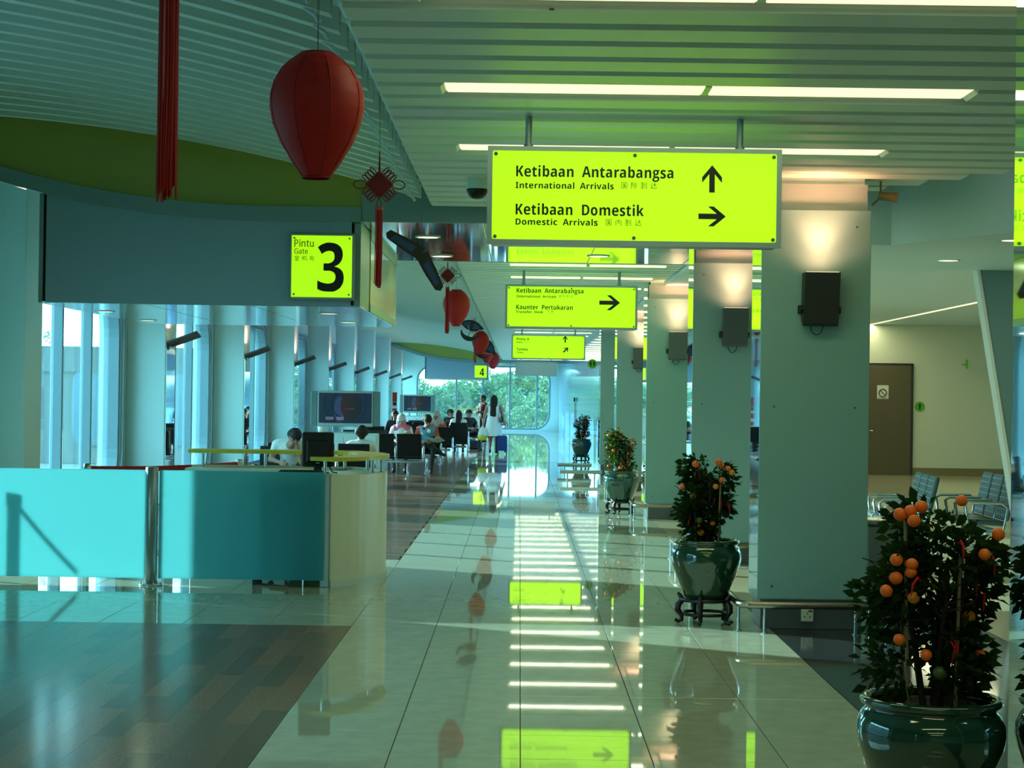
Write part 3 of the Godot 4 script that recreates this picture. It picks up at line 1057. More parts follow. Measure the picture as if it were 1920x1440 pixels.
func rail(d: float, dep: float, where: String) -> void:
	var g := thing("pillar_guard_rail", "low steel tube guard rail " + where, "rail", V(2.12, 0, d), 0.0, "guard rails round the pillars")
	var y := 0.2
	var pts := [Vector3(-0.54, y, -dep - 0.1), Vector3(-0.54, y, 0.12)]
	for k in 7:
		var a := PI - PI / 2 * k / 6.0
		pts.append(Vector3(-0.44 + 0.1 * cos(a), y, 0.17 + 0.1 * sin(a)))
	pts.append(Vector3(0.40, y, 0.27))
	for k in 7:
		var a := PI / 2 - PI / 2 * k / 6.0
		pts.append(Vector3(0.42 + 0.1 * cos(a), y, 0.17 + 0.1 * sin(a)))
	pts.append(Vector3(0.52, y, -dep - 0.1))
	part(g, "bar", MB.new().tube(pts, 0.027, 10).done(), M.brass_rail)
	for p in [Vector3(-0.54, 0, 0.14), Vector3(-0.37, 0, 0.27), Vector3(0.27, 0, 0.27), Vector3(0.52, 0, 0.1), Vector3(-0.54, 0, -dep), Vector3(0.52, 0, -dep)]:
		var q := part(g, "post", MB.new().tube([p, p + Vector3(0, y - 0.02, 0)], 0.012, 8).done(), M.steel)
		part(q, "foot", MB.new().tube([p, p + Vector3(0, 0.008, 0)], 0.028, 10).done(), M.steel)


func uplight(d: float, which: String, k: int) -> void:
	var o := thing("pillar_uplight", "dark box uplight mounted on the %s teal pillar" % which, "lamp", V(2.14, 2.37, d - 0.035), 0.0, "uplights on the pillars")
	var prof := PackedVector2Array([Vector2(0.0, -0.15), Vector2(0.09, -0.19), Vector2(0.12, -0.17), Vector2(0.19, 0.19), Vector2(0.03, 0.19)])
	var mb := MB.new()
	mb.x = Transform3D(Basis(Vector3(0, 0, 1), Vector3.UP, Vector3(-1, 0, 0)), Vector3.ZERO)
	mb.prism(prof, -0.125, 0.125)
	part(o, "housing", mb.done(), M.dark_grey if k == 1 else M.plinth)
	for s in [-1, 1]:
		part(o, "pivot", MB.new().tube([Vector3(0.125 * s, -0.07, 0.07), Vector3(0.145 * s, -0.07, 0.07)], 0.03, 12).done(), M.black_plastic)
	bx(o, "wall_bracket", Vector3(0, -0.07, 0.01), Vector3(0.30, 0.06, 0.02), M.black_plastic)
	var cable := []
	for i in 13:
		var a := PI + PI * i / 12.0
		cable.append(Vector3(-0.02 + 0.045 * cos(a), -0.18 + 0.07 * sin(a), 0.05))
	part(o, "cable", MB.new().tube(cable, 0.004, 6).done(), M.black_plastic)
	bx(o, "lamp_glass", Vector3(0, 0.192, 0.11), Vector3(0.23, 0.004, 0.14), M.uplight_glow)
	spot(V(2.14, 2.37 + 0.205, d - 0.035 - 0.16), Vector3(0, 1, -0.35), Color(1.0, 0.68, 0.52), 0.34, 80.0, 0.11, "pillar_uplight_lamp")
	spot(V(2.14, 2.37 + 0.205, d - 0.035 - 0.15), Vector3(0, 1, -0.25), Color(1.0, 0.68, 0.52), 1.5, 42.0, 0.11, "pillar_uplight_lamp")


# ---------------------------------------------------------------- lettering
func lettering(parent: Node, text: String, at: Vector3, width: float, cap: float, bold := true, called := "lettering", m: Material = null) -> void:
	var f := SystemFont.new()
	f.font_names = PackedStringArray(["Droid Sans"])
	f.font_weight = 700 if bold else 400
	var make := func(s: String) -> TextMesh:
		var t := TextMesh.new()
		t.text = s
		t.font = f
		t.font_size = 64
		t.pixel_size = 0.01
		t.depth = 0.01
		t.curve_step = 1.5
		t.horizontal_alignment = HORIZONTAL_ALIGNMENT_LEFT
		t.vertical_alignment = VERTICAL_ALIGNMENT_BOTTOM
		return t
	var tm: TextMesh = make.call(text)
	var ref: TextMesh = make.call("H")
	var a := tm.get_aabb()
	var h := ref.get_aabb()
	var sx := width / maxf(a.size.x, 0.001)
	var sy := cap / maxf(h.size.y, 0.001)
	var o := part(parent, called, tm, m if m else M.sign_black)
	o.transform = Transform3D(Basis.from_scale(Vector3(sx, sy, 0.3)), at + Vector3(-a.position.x * sx, -h.position.y * sy, 0.0015))


const STROKES := {
	"国": [[1, 1, 9, 1, 9, 9, 1, 9, 1, 1], [3, 7, 7, 7], [3, 5, 7, 5], [3, 3, 7, 3], [5, 7, 5, 3], [6.2, 4.4, 7, 3.6]],
	"际": [[1, 9, 1, 0.5], [1, 9, 3, 9, 2, 7, 3.2, 5, 2, 4], [4.5, 8.5, 8.8, 8.5], [4, 6, 9.5, 6], [6.7, 6, 6.7, 0.5, 6, 1], [5, 4.5, 4, 2], [8.2, 4.5, 9.3, 2]],
	"到": [[0.5, 9, 5.5, 9], [3, 9, 1.2, 6.5, 5, 6.8], [4.2, 7.6, 5.3, 6.2], [0.8, 4, 5.2, 4], [3, 6, 3, 1], [0.3, 1, 5.6, 1.4], [7, 8.5, 7, 3], [9, 9.5, 9, 0.5, 8, 1]],
	"达": [[4, 7, 9.5, 7], [6.8, 9.5, 6.5, 6, 4, 2.5], [6.8, 6, 9, 2.5], [1.2, 9, 2, 8], [0.7, 6, 2.3, 6, 2, 2.5, 0.5, 1], [2, 2, 3.5, 1, 9.8, 0.8]],
	"内": [[1, 0.5, 1, 7.5, 9, 7.5, 9, 0.8, 8, 1], [5, 9.8, 5, 6, 2.5, 2.5], [5, 6, 7.5, 3]],
	"登": [[1, 8.5, 4, 8.8, 2.5, 7, 0.5, 5.5], [5.5, 9.5, 7.5, 7, 9.5, 5.8], [9, 9, 7, 7.6], [3, 6, 7, 6], [3, 4.8, 7, 4.8, 7, 3, 3, 3, 3, 4.8], [3.5, 2.5, 4, 1], [6.5, 2.5, 6, 1], [0.8, 0.6, 9.2, 0.6]],
	"机": [[0.5, 7, 4.2, 7], [2.4, 9.6, 2.4, 0.5], [2.4, 6.5, 0.6, 3.5], [2.4, 6, 4, 4.5], [5.5, 8.5, 5.5, 4, 4.5, 0.8], [5.5, 8.5, 8.3, 8.5, 8.3, 1.5, 9.6, 1.5, 9.6, 3]],
	"处": [[3, 9.6, 1, 5.5], [2.5, 8, 5, 8, 3.5, 4, 0.8, 1], [1.8, 6, 4, 3, 9.6, 0.8], [7, 9.5, 7, 2.5], [7, 7, 8.8, 5.5]],
	"中": [[1.5, 7.5, 8.5, 7.5, 8.5, 4, 1.5, 4, 1.5, 7.5], [5, 9.8, 5, 0.3]],
	"转": [[0.6, 8, 4.5, 8], [2.4, 9.6, 1, 5.5, 4.5, 5.5], [2.8, 7, 2.8, 0.5], [0.5, 3, 4.6, 3.4], [5.5, 7.8, 9.3, 7.8], [5, 5.6, 9.7, 5.6], [7.4, 9.6, 6.3, 3.8, 9, 3.8, 7.2, 2], [6, 2.5, 8, 0.8]],
}


func glyph(parent: Node, ch: String, at: Vector3, size: float, m: Material) -> void:
	var mb := MB.new()
	for s in STROKES[ch]:
		for k in range(0, s.size() - 2, 2):
			var a := Vector2(s[k], s[k + 1]) * size / 10.0
			var b := Vector2(s[k + 2], s[k + 3]) * size / 10.0
			var n := (b - a).normalized().orthogonal() * size * 0.035
			var e := (b - a).normalized() * size * 0.03
			mb.prism(PackedVector2Array([a - e + n, b + e + n, b + e - n, a - e - n]), 0.0, 0.002)
	part(parent, "character", mb.done(), m, at)


func arrow(parent: Node, c: Vector3, w: float, h: float, turn := 0.0) -> void:   # points up at turn 0
	var pts := PackedVector2Array([Vector2(0, 0.5), Vector2(0.5, 0.06), Vector2(0.5, -0.15), Vector2(0.14, 0.17), Vector2(0.14, -0.5), Vector2(-0.14, -0.5), Vector2(-0.14, 0.17), Vector2(-0.5, -0.15), Vector2(-0.5, 0.06)])
	var q := PackedVector2Array()
	for p in pts:
		q.append(Vector2(p.x * w, p.y * h).rotated(turn))
	part(parent, "arrow", MB.new().prism(q, 0.0, 0.003).done(), M.sign_black, c)


func hanging_sign(d: float, lines: Array, label: String) -> void:
	var c := Vector3(0.635, 2.79, -d)
	var w := 1.672
	var h := 0.56
	var blank := lines.is_empty()
	var o := thing("hanging_sign", label, "sign", c, 0.0, "signs hanging over the walkway")
	var dep := 0.15
	var prof := PackedVector2Array([Vector2(-w / 2, -h / 2 + 0.03), Vector2(-w / 2 + 0.03, -h / 2), Vector2(w / 2 - 0.03, -h / 2), Vector2(w / 2, -h / 2 + 0.03), Vector2(w / 2, h / 2), Vector2(-w / 2, h / 2)])
	part(o, "housing", MB.new().prism(prof, -dep / 2, dep / 2 - 0.012).done(), M.aluminium)
	var rim := MB.new()
	plate_with_hole(rim, Rect2(-w / 2, -h / 2, w, h), Rect2(-w / 2 + 0.028, -h / 2 + 0.03, w - 0.056, h - 0.055), 0.012, dep / 2 - 0.012, dep / 2 + 0.008)
	part(o, "face_rim", rim.done(), M.aluminium)
	bx(o, "lit_sign_face", Vector3(0, 0.0, dep / 2 - 0.006), Vector3(w - 0.05, h - 0.05, 0.012), M.aluminium if blank else M.sign_lime)
	if not blank:
		bx(o, "lit_sign_back", Vector3(0, 0.0, -dep / 2 - 0.002), Vector3(w - 0.06, h - 0.06, 0.006), M.sign_lime)
	for s in [-1, 1]:
		var top := 3.57 - c.y
		var pole := part(o, "pole", MB.new().tube([Vector3(0.605 * s, h / 2, 0), Vector3(0.605 * s, top, 0)], 0.019, 12).done(), M.aluminium)
		part(pole, "collar", MB.new().tube([Vector3(0.605 * s, h / 2, 0), Vector3(0.605 * s, h / 2 + 0.02, 0)], 0.027, 12).done(), M.aluminium)
	if blank:
		return
	for x in [-0.79, 0.0, 0.79]:
		for y in [-0.235, 0.235]:
			part(o, "screw", MB.new().tube([Vector3(x, y, dep / 2), Vector3(x, y, dep / 2 + 0.012)], 0.011, 10).done(), M.plinth)
	var zf := dep / 2 + 0.001
	for l in lines:
		var p: Vector3 = P(l[1], l[2], d) - c
		p.z = zf
		var s := d / F
		match l[0]:
			"t":
				lettering(o, l[4], p, (l[3] - l[1]) * s, l[5] * s, l[6])
			"c":
				for i in l[4].length():
					glyph(o, l[4][i], p + Vector3(l[5] * s * i, 0, 0), l[3] * s, M.sign_olive)
			"a":
				arrow(o, p, l[3] * s, l[4] * s, l[5])
	for sg in [1.0, -1.0]:
		area(c + Vector3(0, 0, sg * 0.11), Vector3(0, PI if sg > 0 else 0.0, 0), Vector2(w - 0.1, h - 0.1), Color(0.68, 1.0, 0.10), 0.12, "hanging_sign_lamp")


func ribbon(mb: MB, path: Array, o0: float, o1: float, y0: float, y1: float) -> void:   # path: Vector2(x, d); o0..o1 to the outer side
	var L := []
	var R := []
	for k in path.size():
		var a: Vector2 = path[maxi(k - 1, 0)]
		var b: Vector2 = path[mini(k + 1, path.size() - 1)]
		var t := (b - a).normalized()
		var n := Vector2(t.y, -t.x)
		L.append(path[k] + n * o0)
		R.append(path[k] + n * o1)
	for k in path.size() - 1:
		var q := []
		for y in [y0, y1]:
			for p in [L[k], R[k], R[k + 1], L[k + 1]]:
				q.append(Vector3(p.x, y, -p.y))
		var c: Vector3 = (q[0] + q[6]) / 2
		for f in [[0, 1, 2, 3], [4, 5, 6, 7], [0, 3, 7, 4], [1, 2, 6, 5]]:
			mb.out([q[f[0]], q[f[1]], q[f[2]], q[f[3]]], c)
		if k == 0:
			mb.out([q[0], q[1], q[5], q[4]], c)
		if k == path.size() - 2:
			mb.out([q[2], q[3], q[7], q[6]], c)


func counter(d0: float, label: String) -> void:
	var o := thing("gate_counter", label, "counter", V(-2.0, 0, d0 + 1.05))
	var loc := func(x: float, d: float) -> Vector2: return Vector2(x + 2.0, d - d0 - 1.05)
	var arc := []
	for k in 19:
		var a := deg_to_rad(-41.7 + 83.4 * k / 18.0)
		arc.append(loc.call(-2.778 + 1.578 * cos(a), d0 + 1.05 + 1.578 * sin(a)))
	var path := arc.duplicate()
	path.append(loc.call(-2.4, d0 + 2.10))
	path.append(loc.call(-3.15, d0 + 2.10))
	var mb := MB.new()
	ribbon(mb, path, -0.04, 0.0, 0.05, 0.95)
	part(o, "curved_front", mb.done(), M.counter_shell)
	mb = MB.new()
	ribbon(mb, path, -0.06, 0.012, 0.0, 0.055)
	part(o, "plinth", mb.done(), M.counter_top)
	mb = MB.new()
	ribbon(mb, path, -0.42, -0.041, 0.90, 0.93)
	part(o, "worktop", mb.done(), M.counter_top)
	mb = MB.new()
	ribbon(mb, path, -0.06, -0.041, 0.06, 0.90)
	part(o, "lining", mb.done(), M.counter_top)
	# yellow ledge
	mb = MB.new()
	ribbon(mb, path.slice(0, path.size()), -0.26, 0.02, 1.07, 1.105)
	part(o, "ledge", mb.done(), M.ledge_yellow)
	for e in [[0, -0.08], [6, -0.06], [10, -0.06], [15, -0.06], [18, -0.1], [19, -0.1], [20, -0.1]]:
		var p: Vector2 = path[e[0]]
		var q: Vector2 = p * 1.0 + (Vector2(-0.778, 0) - p).normalized() * -e[1]
		if e[0] == 20:
			q.x += 0.08
		part(o, "ledge_post", MB.new().tube([Vector3(q.x, 0.93, -q.y), Vector3(q.x, 1.07, -q.y)], 0.016, 8).done(), M.steel)
	# end profile and front desk
	var e0: Vector2 = path[0]
	bx(o, "end_post", Vector3(e0.x - 0.045, 0.48, -e0.y), Vector3(0.075, 0.96, 0.07), M.aluminium, 0.006)
	bx(o, "front_desk", Vector3(e0.x - 0.36, 0.945, -e0.y - 0.27), Vector3(0.66, 0.03, 0.5), M.counter_top, 0.004)
	bx(o, "desk_support", Vector3(e0.x - 0.66, 0.465, -e0.y - 0.30), Vector3(0.03, 0.93, 0.4), M.dark_grey)


func stanchion(at: Vector3, label: String) -> Node3D:
	var o := thing("queue_post", label, "post", at, 0.0, "steel queue posts")
	part(o, "base", MB.new().lathe([Vector2(0.0, 0.0), Vector2(0.16, 0.0), Vector2(0.16, 0.012), Vector2(0.05, 0.03), Vector2(0.0, 0.03)], 20).done(), M.steel)
	part(o, "pole", MB.new().tube([Vector3(0, 0.02, 0), Vector3(0, 0.90, 0)], 0.03, 12).done(), M.steel)
	part(o, "head", MB.new().lathe([Vector2(0.0, 0.88), Vector2(0.036, 0.88), Vector2(0.036, 0.985), Vector2(0.0, 0.99)], 16).done(), M.steel)
	return o


func belt(a: Vector3, b: Vector3, sag: float, label: String) -> void:
	var o := thing("queue_belt", label, "belt", a, 0.0, "red queue belts")
	var mb := MB.new()
	var n := 10
	var side := (b - a).cross(Vector3.UP).normalized() * 0.0025
	for k in n:
		var q := []
		for e in [k, k + 1]:
			var t := float(e) / n
			var p := (b - a) * t + Vector3(0, -sag * 4.0 * t * (1.0 - t), 0)
			q += [p + side, p - side, p - side + Vector3(0, 0.05, 0), p + side + Vector3(0, 0.05, 0)]
		var c: Vector3 = (q[0] + q[6]) / 2
		for f in [[0, 1, 5, 4], [1, 2, 6, 5], [2, 3, 7, 6], [3, 0, 4, 7]]:
			mb.out([q[f[0]], q[f[1]], q[f[2]], q[f[3]]], c)
	part(o, "webbing", mb.done(), M.belt_red)


func seat_row(n: int, at: Vector3, turn: float, label: String, grey := false) -> Node3D:
	var o := thing("metal_bench" if grey else "beam_seat_row", label, "bench" if grey else "seats", at, turn, "grey perforated benches" if grey else "black beam seats")
	var pitch := 0.54
	var sm: Material = M.seat_grey if grey else M.black_fabric
	var seat_mesh := MB.new().box(Vector3.ZERO, Vector3(0.49, 0.05, 0.46), 0.015).done()
	var back_mesh := MB.new().box(Vector3.ZERO, Vector3(0.49, 0.46, 0.04), 0.012).done()
	var slat := MB.new().box(Vector3.ZERO, Vector3(0.45, 0.012, 0.01), 0.002).done()
	var w := pitch * n
	for i in n:
		var x := -w / 2 + pitch * (i + 0.5)
		part(o, "seat", seat_mesh, sm, Vector3(x, 0.43, 0.02), Vector3(-0.06, 0, 0))
		var b := part(o, "backrest", back_mesh, sm, Vector3(x, 0.67, -0.27), Vector3(-0.22, 0, 0))
		if grey:
			for k in 7:
				part(b, "rib", slat, M.aluminium, Vector3(0, -0.18 + 0.06 * k, 0.024))
	part(o, "beam", MB.new().box(Vector3(0, 0.34, -0.06), Vector3(w - 0.1, 0.06, 0.08), 0.008).done(), M.chrome)
	for s in [-1, 1]:
		var x: float = s * (w / 2 - 0.3)
		part(o, "leg", MB.new().tube([Vector3(x, 0.32, -0.06), Vector3(x, 0.12, -0.06), Vector3(x, 0.03, 0.24)], 0.022, 8).tube([Vector3(x, 0.12, -0.06), Vector3(x, 0.03, -0.34)], 0.022, 8).done(), M.chrome)
		for z in [0.24, -0.34]:
			part(o, "foot", MB.new().tube([Vector3(x, 0.0, z), Vector3(x, 0.03, z)], 0.03, 10).done(), M.chrome)
	for i in n + 1:
		var x := -w / 2 + pitch * i
		part(o, "armrest", MB.new().tube([Vector3(x, 0.36, -0.18), Vector3(x, 0.58, -0.22), Vector3(x, 0.63, -0.16), Vector3(x, 0.63, 0.16), Vector3(x, 0.60, 0.21), Vector3(x, 0.40, 0.18)], 0.016, 8).done(), M.chrome)
	return o


func screen_picture() -> ImageTexture:
	var im := Image.create(192, 112, false, Image.FORMAT_RGB8)
	for y in 112:
		for x in 192:
			var c := Color(0.16, 0.27, 0.37)
			var dx := (x - 118.0) / 46.0
			var dy := (y - 46.0) / 62.0
			if absf(Vector2((x - 96.0) / 80.0, (y - 40.0) / 85.0).length() - 0.62) < 0.02 or absf(Vector2((x - 96.0) / 80.0, (y - 40.0) / 85.0).length() - 0.95) < 0.015:
				c = Color(0.08, 0.14, 0.28)
			elif Vector2((x - 74.0) / 24.0, (y - 60.0) / 60.0).length() < 0.8:
				c = Color(0.27, 0.38, 0.56)
			if Vector2(dx, dy).length() < 0.85:
				c = Color(0.29, 0.23, 0.24).lerp(Color(0.15, 0.22, 0.26), clampf(dx * 0.7 + 0.5, 0.0, 1.0))
				if absf(y - 58.0) < 3.0 and absf(x - 112.0) < 18.0:
					c = Color(0.42, 0.33, 0.32)
			if y > 88 and y < 100 and ((x > 24 and x < 54) or (x > 64 and x < 92)) and (x * 7 + y * 3) % 5 < 3:
				c = Color(0.75, 0.80, 0.85)
			im.set_pixel(x, y, c)
	return ImageTexture.create_from_image(im)


func television(c: Vector3, w: float, label: String, cab: String) -> void:
	var h := w * 0.515
	var o := thing("plasma_television", label, "television", Vector3(c.x, c.y - h / 2 - 0.12, c.z))
	var m := Vector3(0, h / 2 + 0.12, 0)
	bx(o, "body", m, Vector3(w * 0.8, h, 0.09), M.tv_silver, 0.01)
	var scr := QuadMesh.new()
	scr.size = Vector2(w * 0.76, h * 0.84)
	part(o, "screen", scr, M.tv_screen, m + Vector3(0, 0.01, 0.048))
	for s in [-1, 1]:
		bx(o, "speaker", m + Vector3(s * w * 0.45, 0, 0), Vector3(w * 0.095, h * 0.97, 0.08), M.speaker_grey, 0.008)
		bx(o, "stand_leg", Vector3(s * w * 0.22, 0.06, 0), Vector3(0.06, 0.13, 0.10), M.tv_silver)
	bx(o, "stand_base", Vector3(0, 0.012, 0), Vector3(w * 0.62, 0.024, 0.26), M.tv_silver, 0.005)
	area(c + Vector3(0, 0, 0.08), Vector3(0, PI, 0), Vector2(w * 0.7, h * 0.8), Color(0.55, 0.7, 1.0), 0.02, "television_lamp")
	var k := thing("television_cabinet", cab, "cabinet", Vector3(c.x, 0, c.z - 0.02))
	var top := c.y - h / 2 - 0.12
	bx(k, "body", Vector3(0, top / 2, 0), Vector3(w * 0.95, top, 0.5), M.white_paint, 0.01)
	bx(k, "door", Vector3(-w * 0.235, top / 2, 0.255), Vector3(w * 0.45, top - 0.1, 0.015), M.wall_white, 0.004)
	bx(k, "door", Vector3(w * 0.235, top / 2, 0.255), Vector3(w * 0.45, top - 0.1, 0.015), M.wall_white, 0.004)
	var swirl := []
	for i in 16:
		var t := i / 15.0
		swirl.append(Vector3(-0.05 + 0.22 * t, top * 0.72 + 0.05 * sin(t * 7.0), 0.266))
	part(k, "swirl_logo", MB.new().tube(swirl, 0.007, 6).done(), M.speaker_grey)


func furniture() -> void:
	var scr := glow("tv_screen", Color(1, 1, 1), 0.30)
	scr.albedo_color = Color(0.03, 0.04, 0.05)
	scr.roughness = 0.15
	scr.emission = Color(1, 1, 1)
	scr.emission_operator = BaseMaterial3D.EMISSION_OP_MULTIPLY
	scr.emission_texture = screen_picture()

	counter(15.95, "curved cream gate counter with yellow ledge under the gate 3 bulkhead")
	counter(80.95, "distant gate counter with yellow ledge under the gate 4 bulkhead")

	# frosted glass screen in front of the counter
	var gs := thing("frosted_glass_screen", "turquoise frosted glass screen on a thick steel post before the counter", "screen", V(-3.12, 0, 15.9))
	part(gs, "post", MB.new().lathe([Vector2(0.0, 0.0), Vector2(0.054, 0.0), Vector2(0.054, 1.0), Vector2(0.045, 1.008), Vector2(0.0, 1.008)], 20).done(), M.steel_brushed)
	part(gs, "flange", MB.new().lathe([Vector2(0.0, 0.0), Vector2(0.1, 0.0), Vector2(0.1, 0.014), Vector2(0.06, 0.018), Vector2(0.0, 0.018)], 20).done(), M.steel)
	for k in 6:
		var a := TAU * k / 6
		part(gs, "bolt", MB.new().tube([Vector3(cos(a) * 0.082, 0.012, sin(a) * 0.082), Vector3(cos(a) * 0.082, 0.028, sin(a) * 0.082)], 0.009, 6).done(), M.steel)
	bx(gs, "glass_pane", Vector3(-0.80, 0.52, 0), Vector3(1.49, 0.92, 0.010), M.frosted, 0.002)
	bx(gs, "glass_pane", Vector3(0.765, 0.52, 0), Vector3(1.40, 0.92, 0.010), M.frosted, 0.002)
	for x in [-1.5, 1.3]:
		part(gs, "foot_pin", MB.new().tube([Vector3(x, 0.0, 0), Vector3(x, 0.065, 0)], 0.012, 8).done(), M.steel)

	# on and under the counter
	var mo := thing("computer_monitor", "black computer monitor on the gate counter, seen from behind", "monitor", V(-1.745, 0.96, 16.22), 0.08)
	bx(mo, "screen_shell", Vector3(0, 0.205, -0.01), Vector3(0.275, 0.30, 0.05), M.black_plastic, 0.012)
	bx(mo, "rear_bulge", Vector3(0, 0.19, 0.025), Vector3(0.2, 0.2, 0.04), M.black_plastic, 0.015)
	bx(mo, "neck", Vector3(0, 0.05, 0.0), Vector3(0.07, 0.1, 0.03), M.black_plastic, 0.005)
	part(mo, "base", MB.new().lathe([Vector2(0.0, 0.0), Vector2(0.1, 0.0), Vector2(0.1, 0.008), Vector2(0.05, 0.016), Vector2(0.0, 0.016)], 20).done(), M.black_plastic)
	part(mo, "cable", MB.new().tube([Vector3(0.03, 0.12, 0.05), Vector3(0.1, 0.06, 0.09), Vector3(0.13, 0.012, 0.06), Vector3(0.17, 0.006, 0.05)], 0.005, 6).done(), M.black_plastic)
	part(mo, "badge", MB.new().box(Vector3(0, 0.09, 0.047), Vector3(0.03, 0.01, 0.002)).done(), M.steel)
	var kb := thing("keyboard", "black keyboard with raised keys on the gate counter", "keyboard", V(-1.87, 0.96, 16.05), 0.03)
	bx(kb, "tray", Vector3(0, 0.012, 0), Vector3(0.38, 0.024, 0.13), M.black_plastic, 0.005)
	var keys := MB.new()
	for r in 4:
		for i in 14:
			keys.box(Vector3(-0.165 + 0.0255 * i, 0.028, -0.042 + 0.027 * r), Vector3(0.02, 0.01, 0.021), 0.002)
	stuff(part(kb, "keys", keys.done(), M.dark_grey))
	var du := thing("drawer_unit", "dark green drawer unit under the counter behind the frosted glass", "drawers", V(-1.80, 0, 16.135))
	bx(du, "body", Vector3(0, 0.165, 0), Vector3(0.30, 0.33, 0.40), M.celadon, 0.005)
	for k in 2:
		var dw := bx(du, "drawer", Vector3(0, 0.09 + 0.15 * k, 0.203), Vector3(0.28, 0.14, 0.012), M.celadon, 0.004)
		bx(dw, "handle", Vector3(0, 0.12 + 0.15 * k, 0.215), Vector3(0.1, 0.012, 0.012), M.steel)
	var dp := thing("equipment_case", "black equipment case standing on the drawer unit behind the frosted glass", "case", V(-1.92, 0.33, 16.13))
	bx(dp, "body", Vector3(0, 0.27, 0), Vector3(0.52, 0.52, 0.26), M.black_plastic, 0.06)
	for k in 2:
		bx(dp, "latch", Vector3(-0.1 + 0.2 * k, 0.27, 0.132), Vector3(0.04, 0.05, 0.012), M.steel)
	part(dp, "carry_handle", MB.new().tube([Vector3(-0.07, 0.53, 0), Vector3(-0.06, 0.56, 0), Vector3(0.06, 0.56, 0), Vector3(0.07, 0.53, 0)], 0.01, 6).done(), M.dark_grey)
	var oc := thing("office_chair", "black office chair at the gate counter", "chair", V(-2.05, 0, 16.72), 0.5)
	bx(oc, "seat", Vector3(0, 0.47, 0), Vector3(0.48, 0.08, 0.46), M.black_fabric, 0.03)
	bx(oc, "backrest", Vector3(0, 0.72, 0.22), Vector3(0.44, 0.34, 0.06), M.black_fabric, 0.025)
	part(oc, "column", MB.new().tube([Vector3(0, 0.09, 0), Vector3(0, 0.44, 0)], 0.03, 10).done(), M.black_plastic)
	for k in 5:
		var a := TAU * k / 5
		part(oc, "base_arm", MB.new().tube([Vector3(0, 0.1, 0), Vector3(cos(a) * 0.28, 0.07, sin(a) * 0.28)], [0.03, 0.018], 8).done(), M.black_plastic)
		part(oc, "castor", MB.new().ball(Vector3(cos(a) * 0.28, 0.03, sin(a) * 0.28), Vector3(0.03, 0.03, 0.03), 8, 6).done(), M.black_plastic)

	# queue posts and belts
	stanchion(V(-3.93, 0, 17.0), "steel queue post with belt head beside the frosted glass screen")
	stanchion(V(-2.78, 0, 18.6), "steel queue post behind the curved counter")
	stanchion(V(-5.2, 0, 16.45), "steel queue post whose shadow falls on the frosted glass")
	belt(V(-3.93, 0.915, 17.0), V(-2.78, 0.915, 18.6), 0.02, "red queue belt stretched behind the counter")
	belt(V(-5.2, 0.90, 16.45), V(-5.77, 0.58, 17.12), 0.02, "red queue belt drooping from a post to the window wall")

	# seats
	seat_row(2, V(-3.20, 0, 26.5), 0.0, "pair of black seats facing the curved counter")
	seat_row(3, V(-3.08, 0, 29.0), PI, "black seats just behind the curved counter, backs towards it")
	seat_row(4, V(-2.98, 0, 37.1), PI, "black seats turned away behind the first television")
	seat_row(4, V(-2.75, 0, 39.9), 0.0, "black seats facing the first television, with two readers")
	seat_row(4, V(-2.70, 0, 45.6), PI, "black seats turned away behind the readers")
	seat_row(4, V(-2.40, 0, 48.6), 0.0, "black seats facing back, behind the reading man")
	seat_row(4, V(-2.55, 0, 54.0), PI, "black seats turned away beside the second television")
	seat_row(4, V(-2.35, 0, 57.0), 0.0, "farthest black seats facing back towards the counter")

	television(P(648, 766, 33.6), 1.25, "silver plasma television with side speakers, the larger looking one", "white cabinet with swirl under the first television")
	television(P(783, 757, 66.0), 1.25, "silver plasma television farther along the seats", "white cabinet under the second television")
	var cup := thing("paper_cup", "white paper cup on the first television cabinet", "cup", P(602, 812, 33.4) * Vector3(1, 0, 1) + Vector3(0, 0.97, 0))
	part(cup, "cup", MB.new().lathe([Vector2(0, 0), Vector2(0.05, 0), Vector2(0.065, 0.1), Vector2(0.0, 0.1)], 14).done(), M.bag_white)
	var bn := thing("banner_stand", "narrow red and white banner stand beside the second television", "banner", V(-4.05, 0, 60.5))
	bx(bn, "base", Vector3(0, 0.02, 0), Vector3(0.2, 0.04, 0.25), M.dark_grey)
	part(bn, "mast", MB.new().tube([Vector3(0, 0.03, -0.02), Vector3(0, 1.75, -0.02)], 0.012, 8).done(), M.steel)
	bx(bn, "cloth", Vector3(0, 1.25, 0), Vector3(0.16, 1.0, 0.008), M.paper)
	for e in [[1.6, 0.3], [1.15, 0.16], [0.9, 0.12]]:
		bx(bn, "red_block", Vector3(0, e[0], 0.006), Vector3(0.14, e[1], 0.006), M.belt_red)
	bx(bn, "black_block", Vector3(0, 1.38, 0.006), Vector3(0.12, 0.12, 0.006), M.sign_black)

	# benches and bin in the side lobby
	var b1 := seat_row(3, V(3.98, 0, 19.7), -PI / 2 - 0.08, "grey metal bench of three seats closer to the pillar", true)
	var b2 := seat_row(3, V(4.80, 0, 19.9), -PI / 2 - 0.04, "grey metal bench of three seats closer to the slanted partition", true)
	var bin := thing("litter_bin", "square steel litter bin standing behind the socket pillar", "bin", V(2.90, 0, 14.75), 0.0)
	bx(bin, "body", Vector3(0, 0.35, 0), Vector3(0.36, 0.66, 0.36), M.steel_brushed, 0.01)
	bx(bin, "lid", Vector3(0, 0.705, 0), Vector3(0.38, 0.04, 0.38), M.steel, 0.008)
	bx(bin, "foot", Vector3(0, 0.01, 0), Vector3(0.32, 0.02, 0.32), M.dark_grey)
	bx(bin, "side_mirror", Vector3(-0.182, 0.36, 0), Vector3(0.006, 0.6, 0.32), M.mirror)

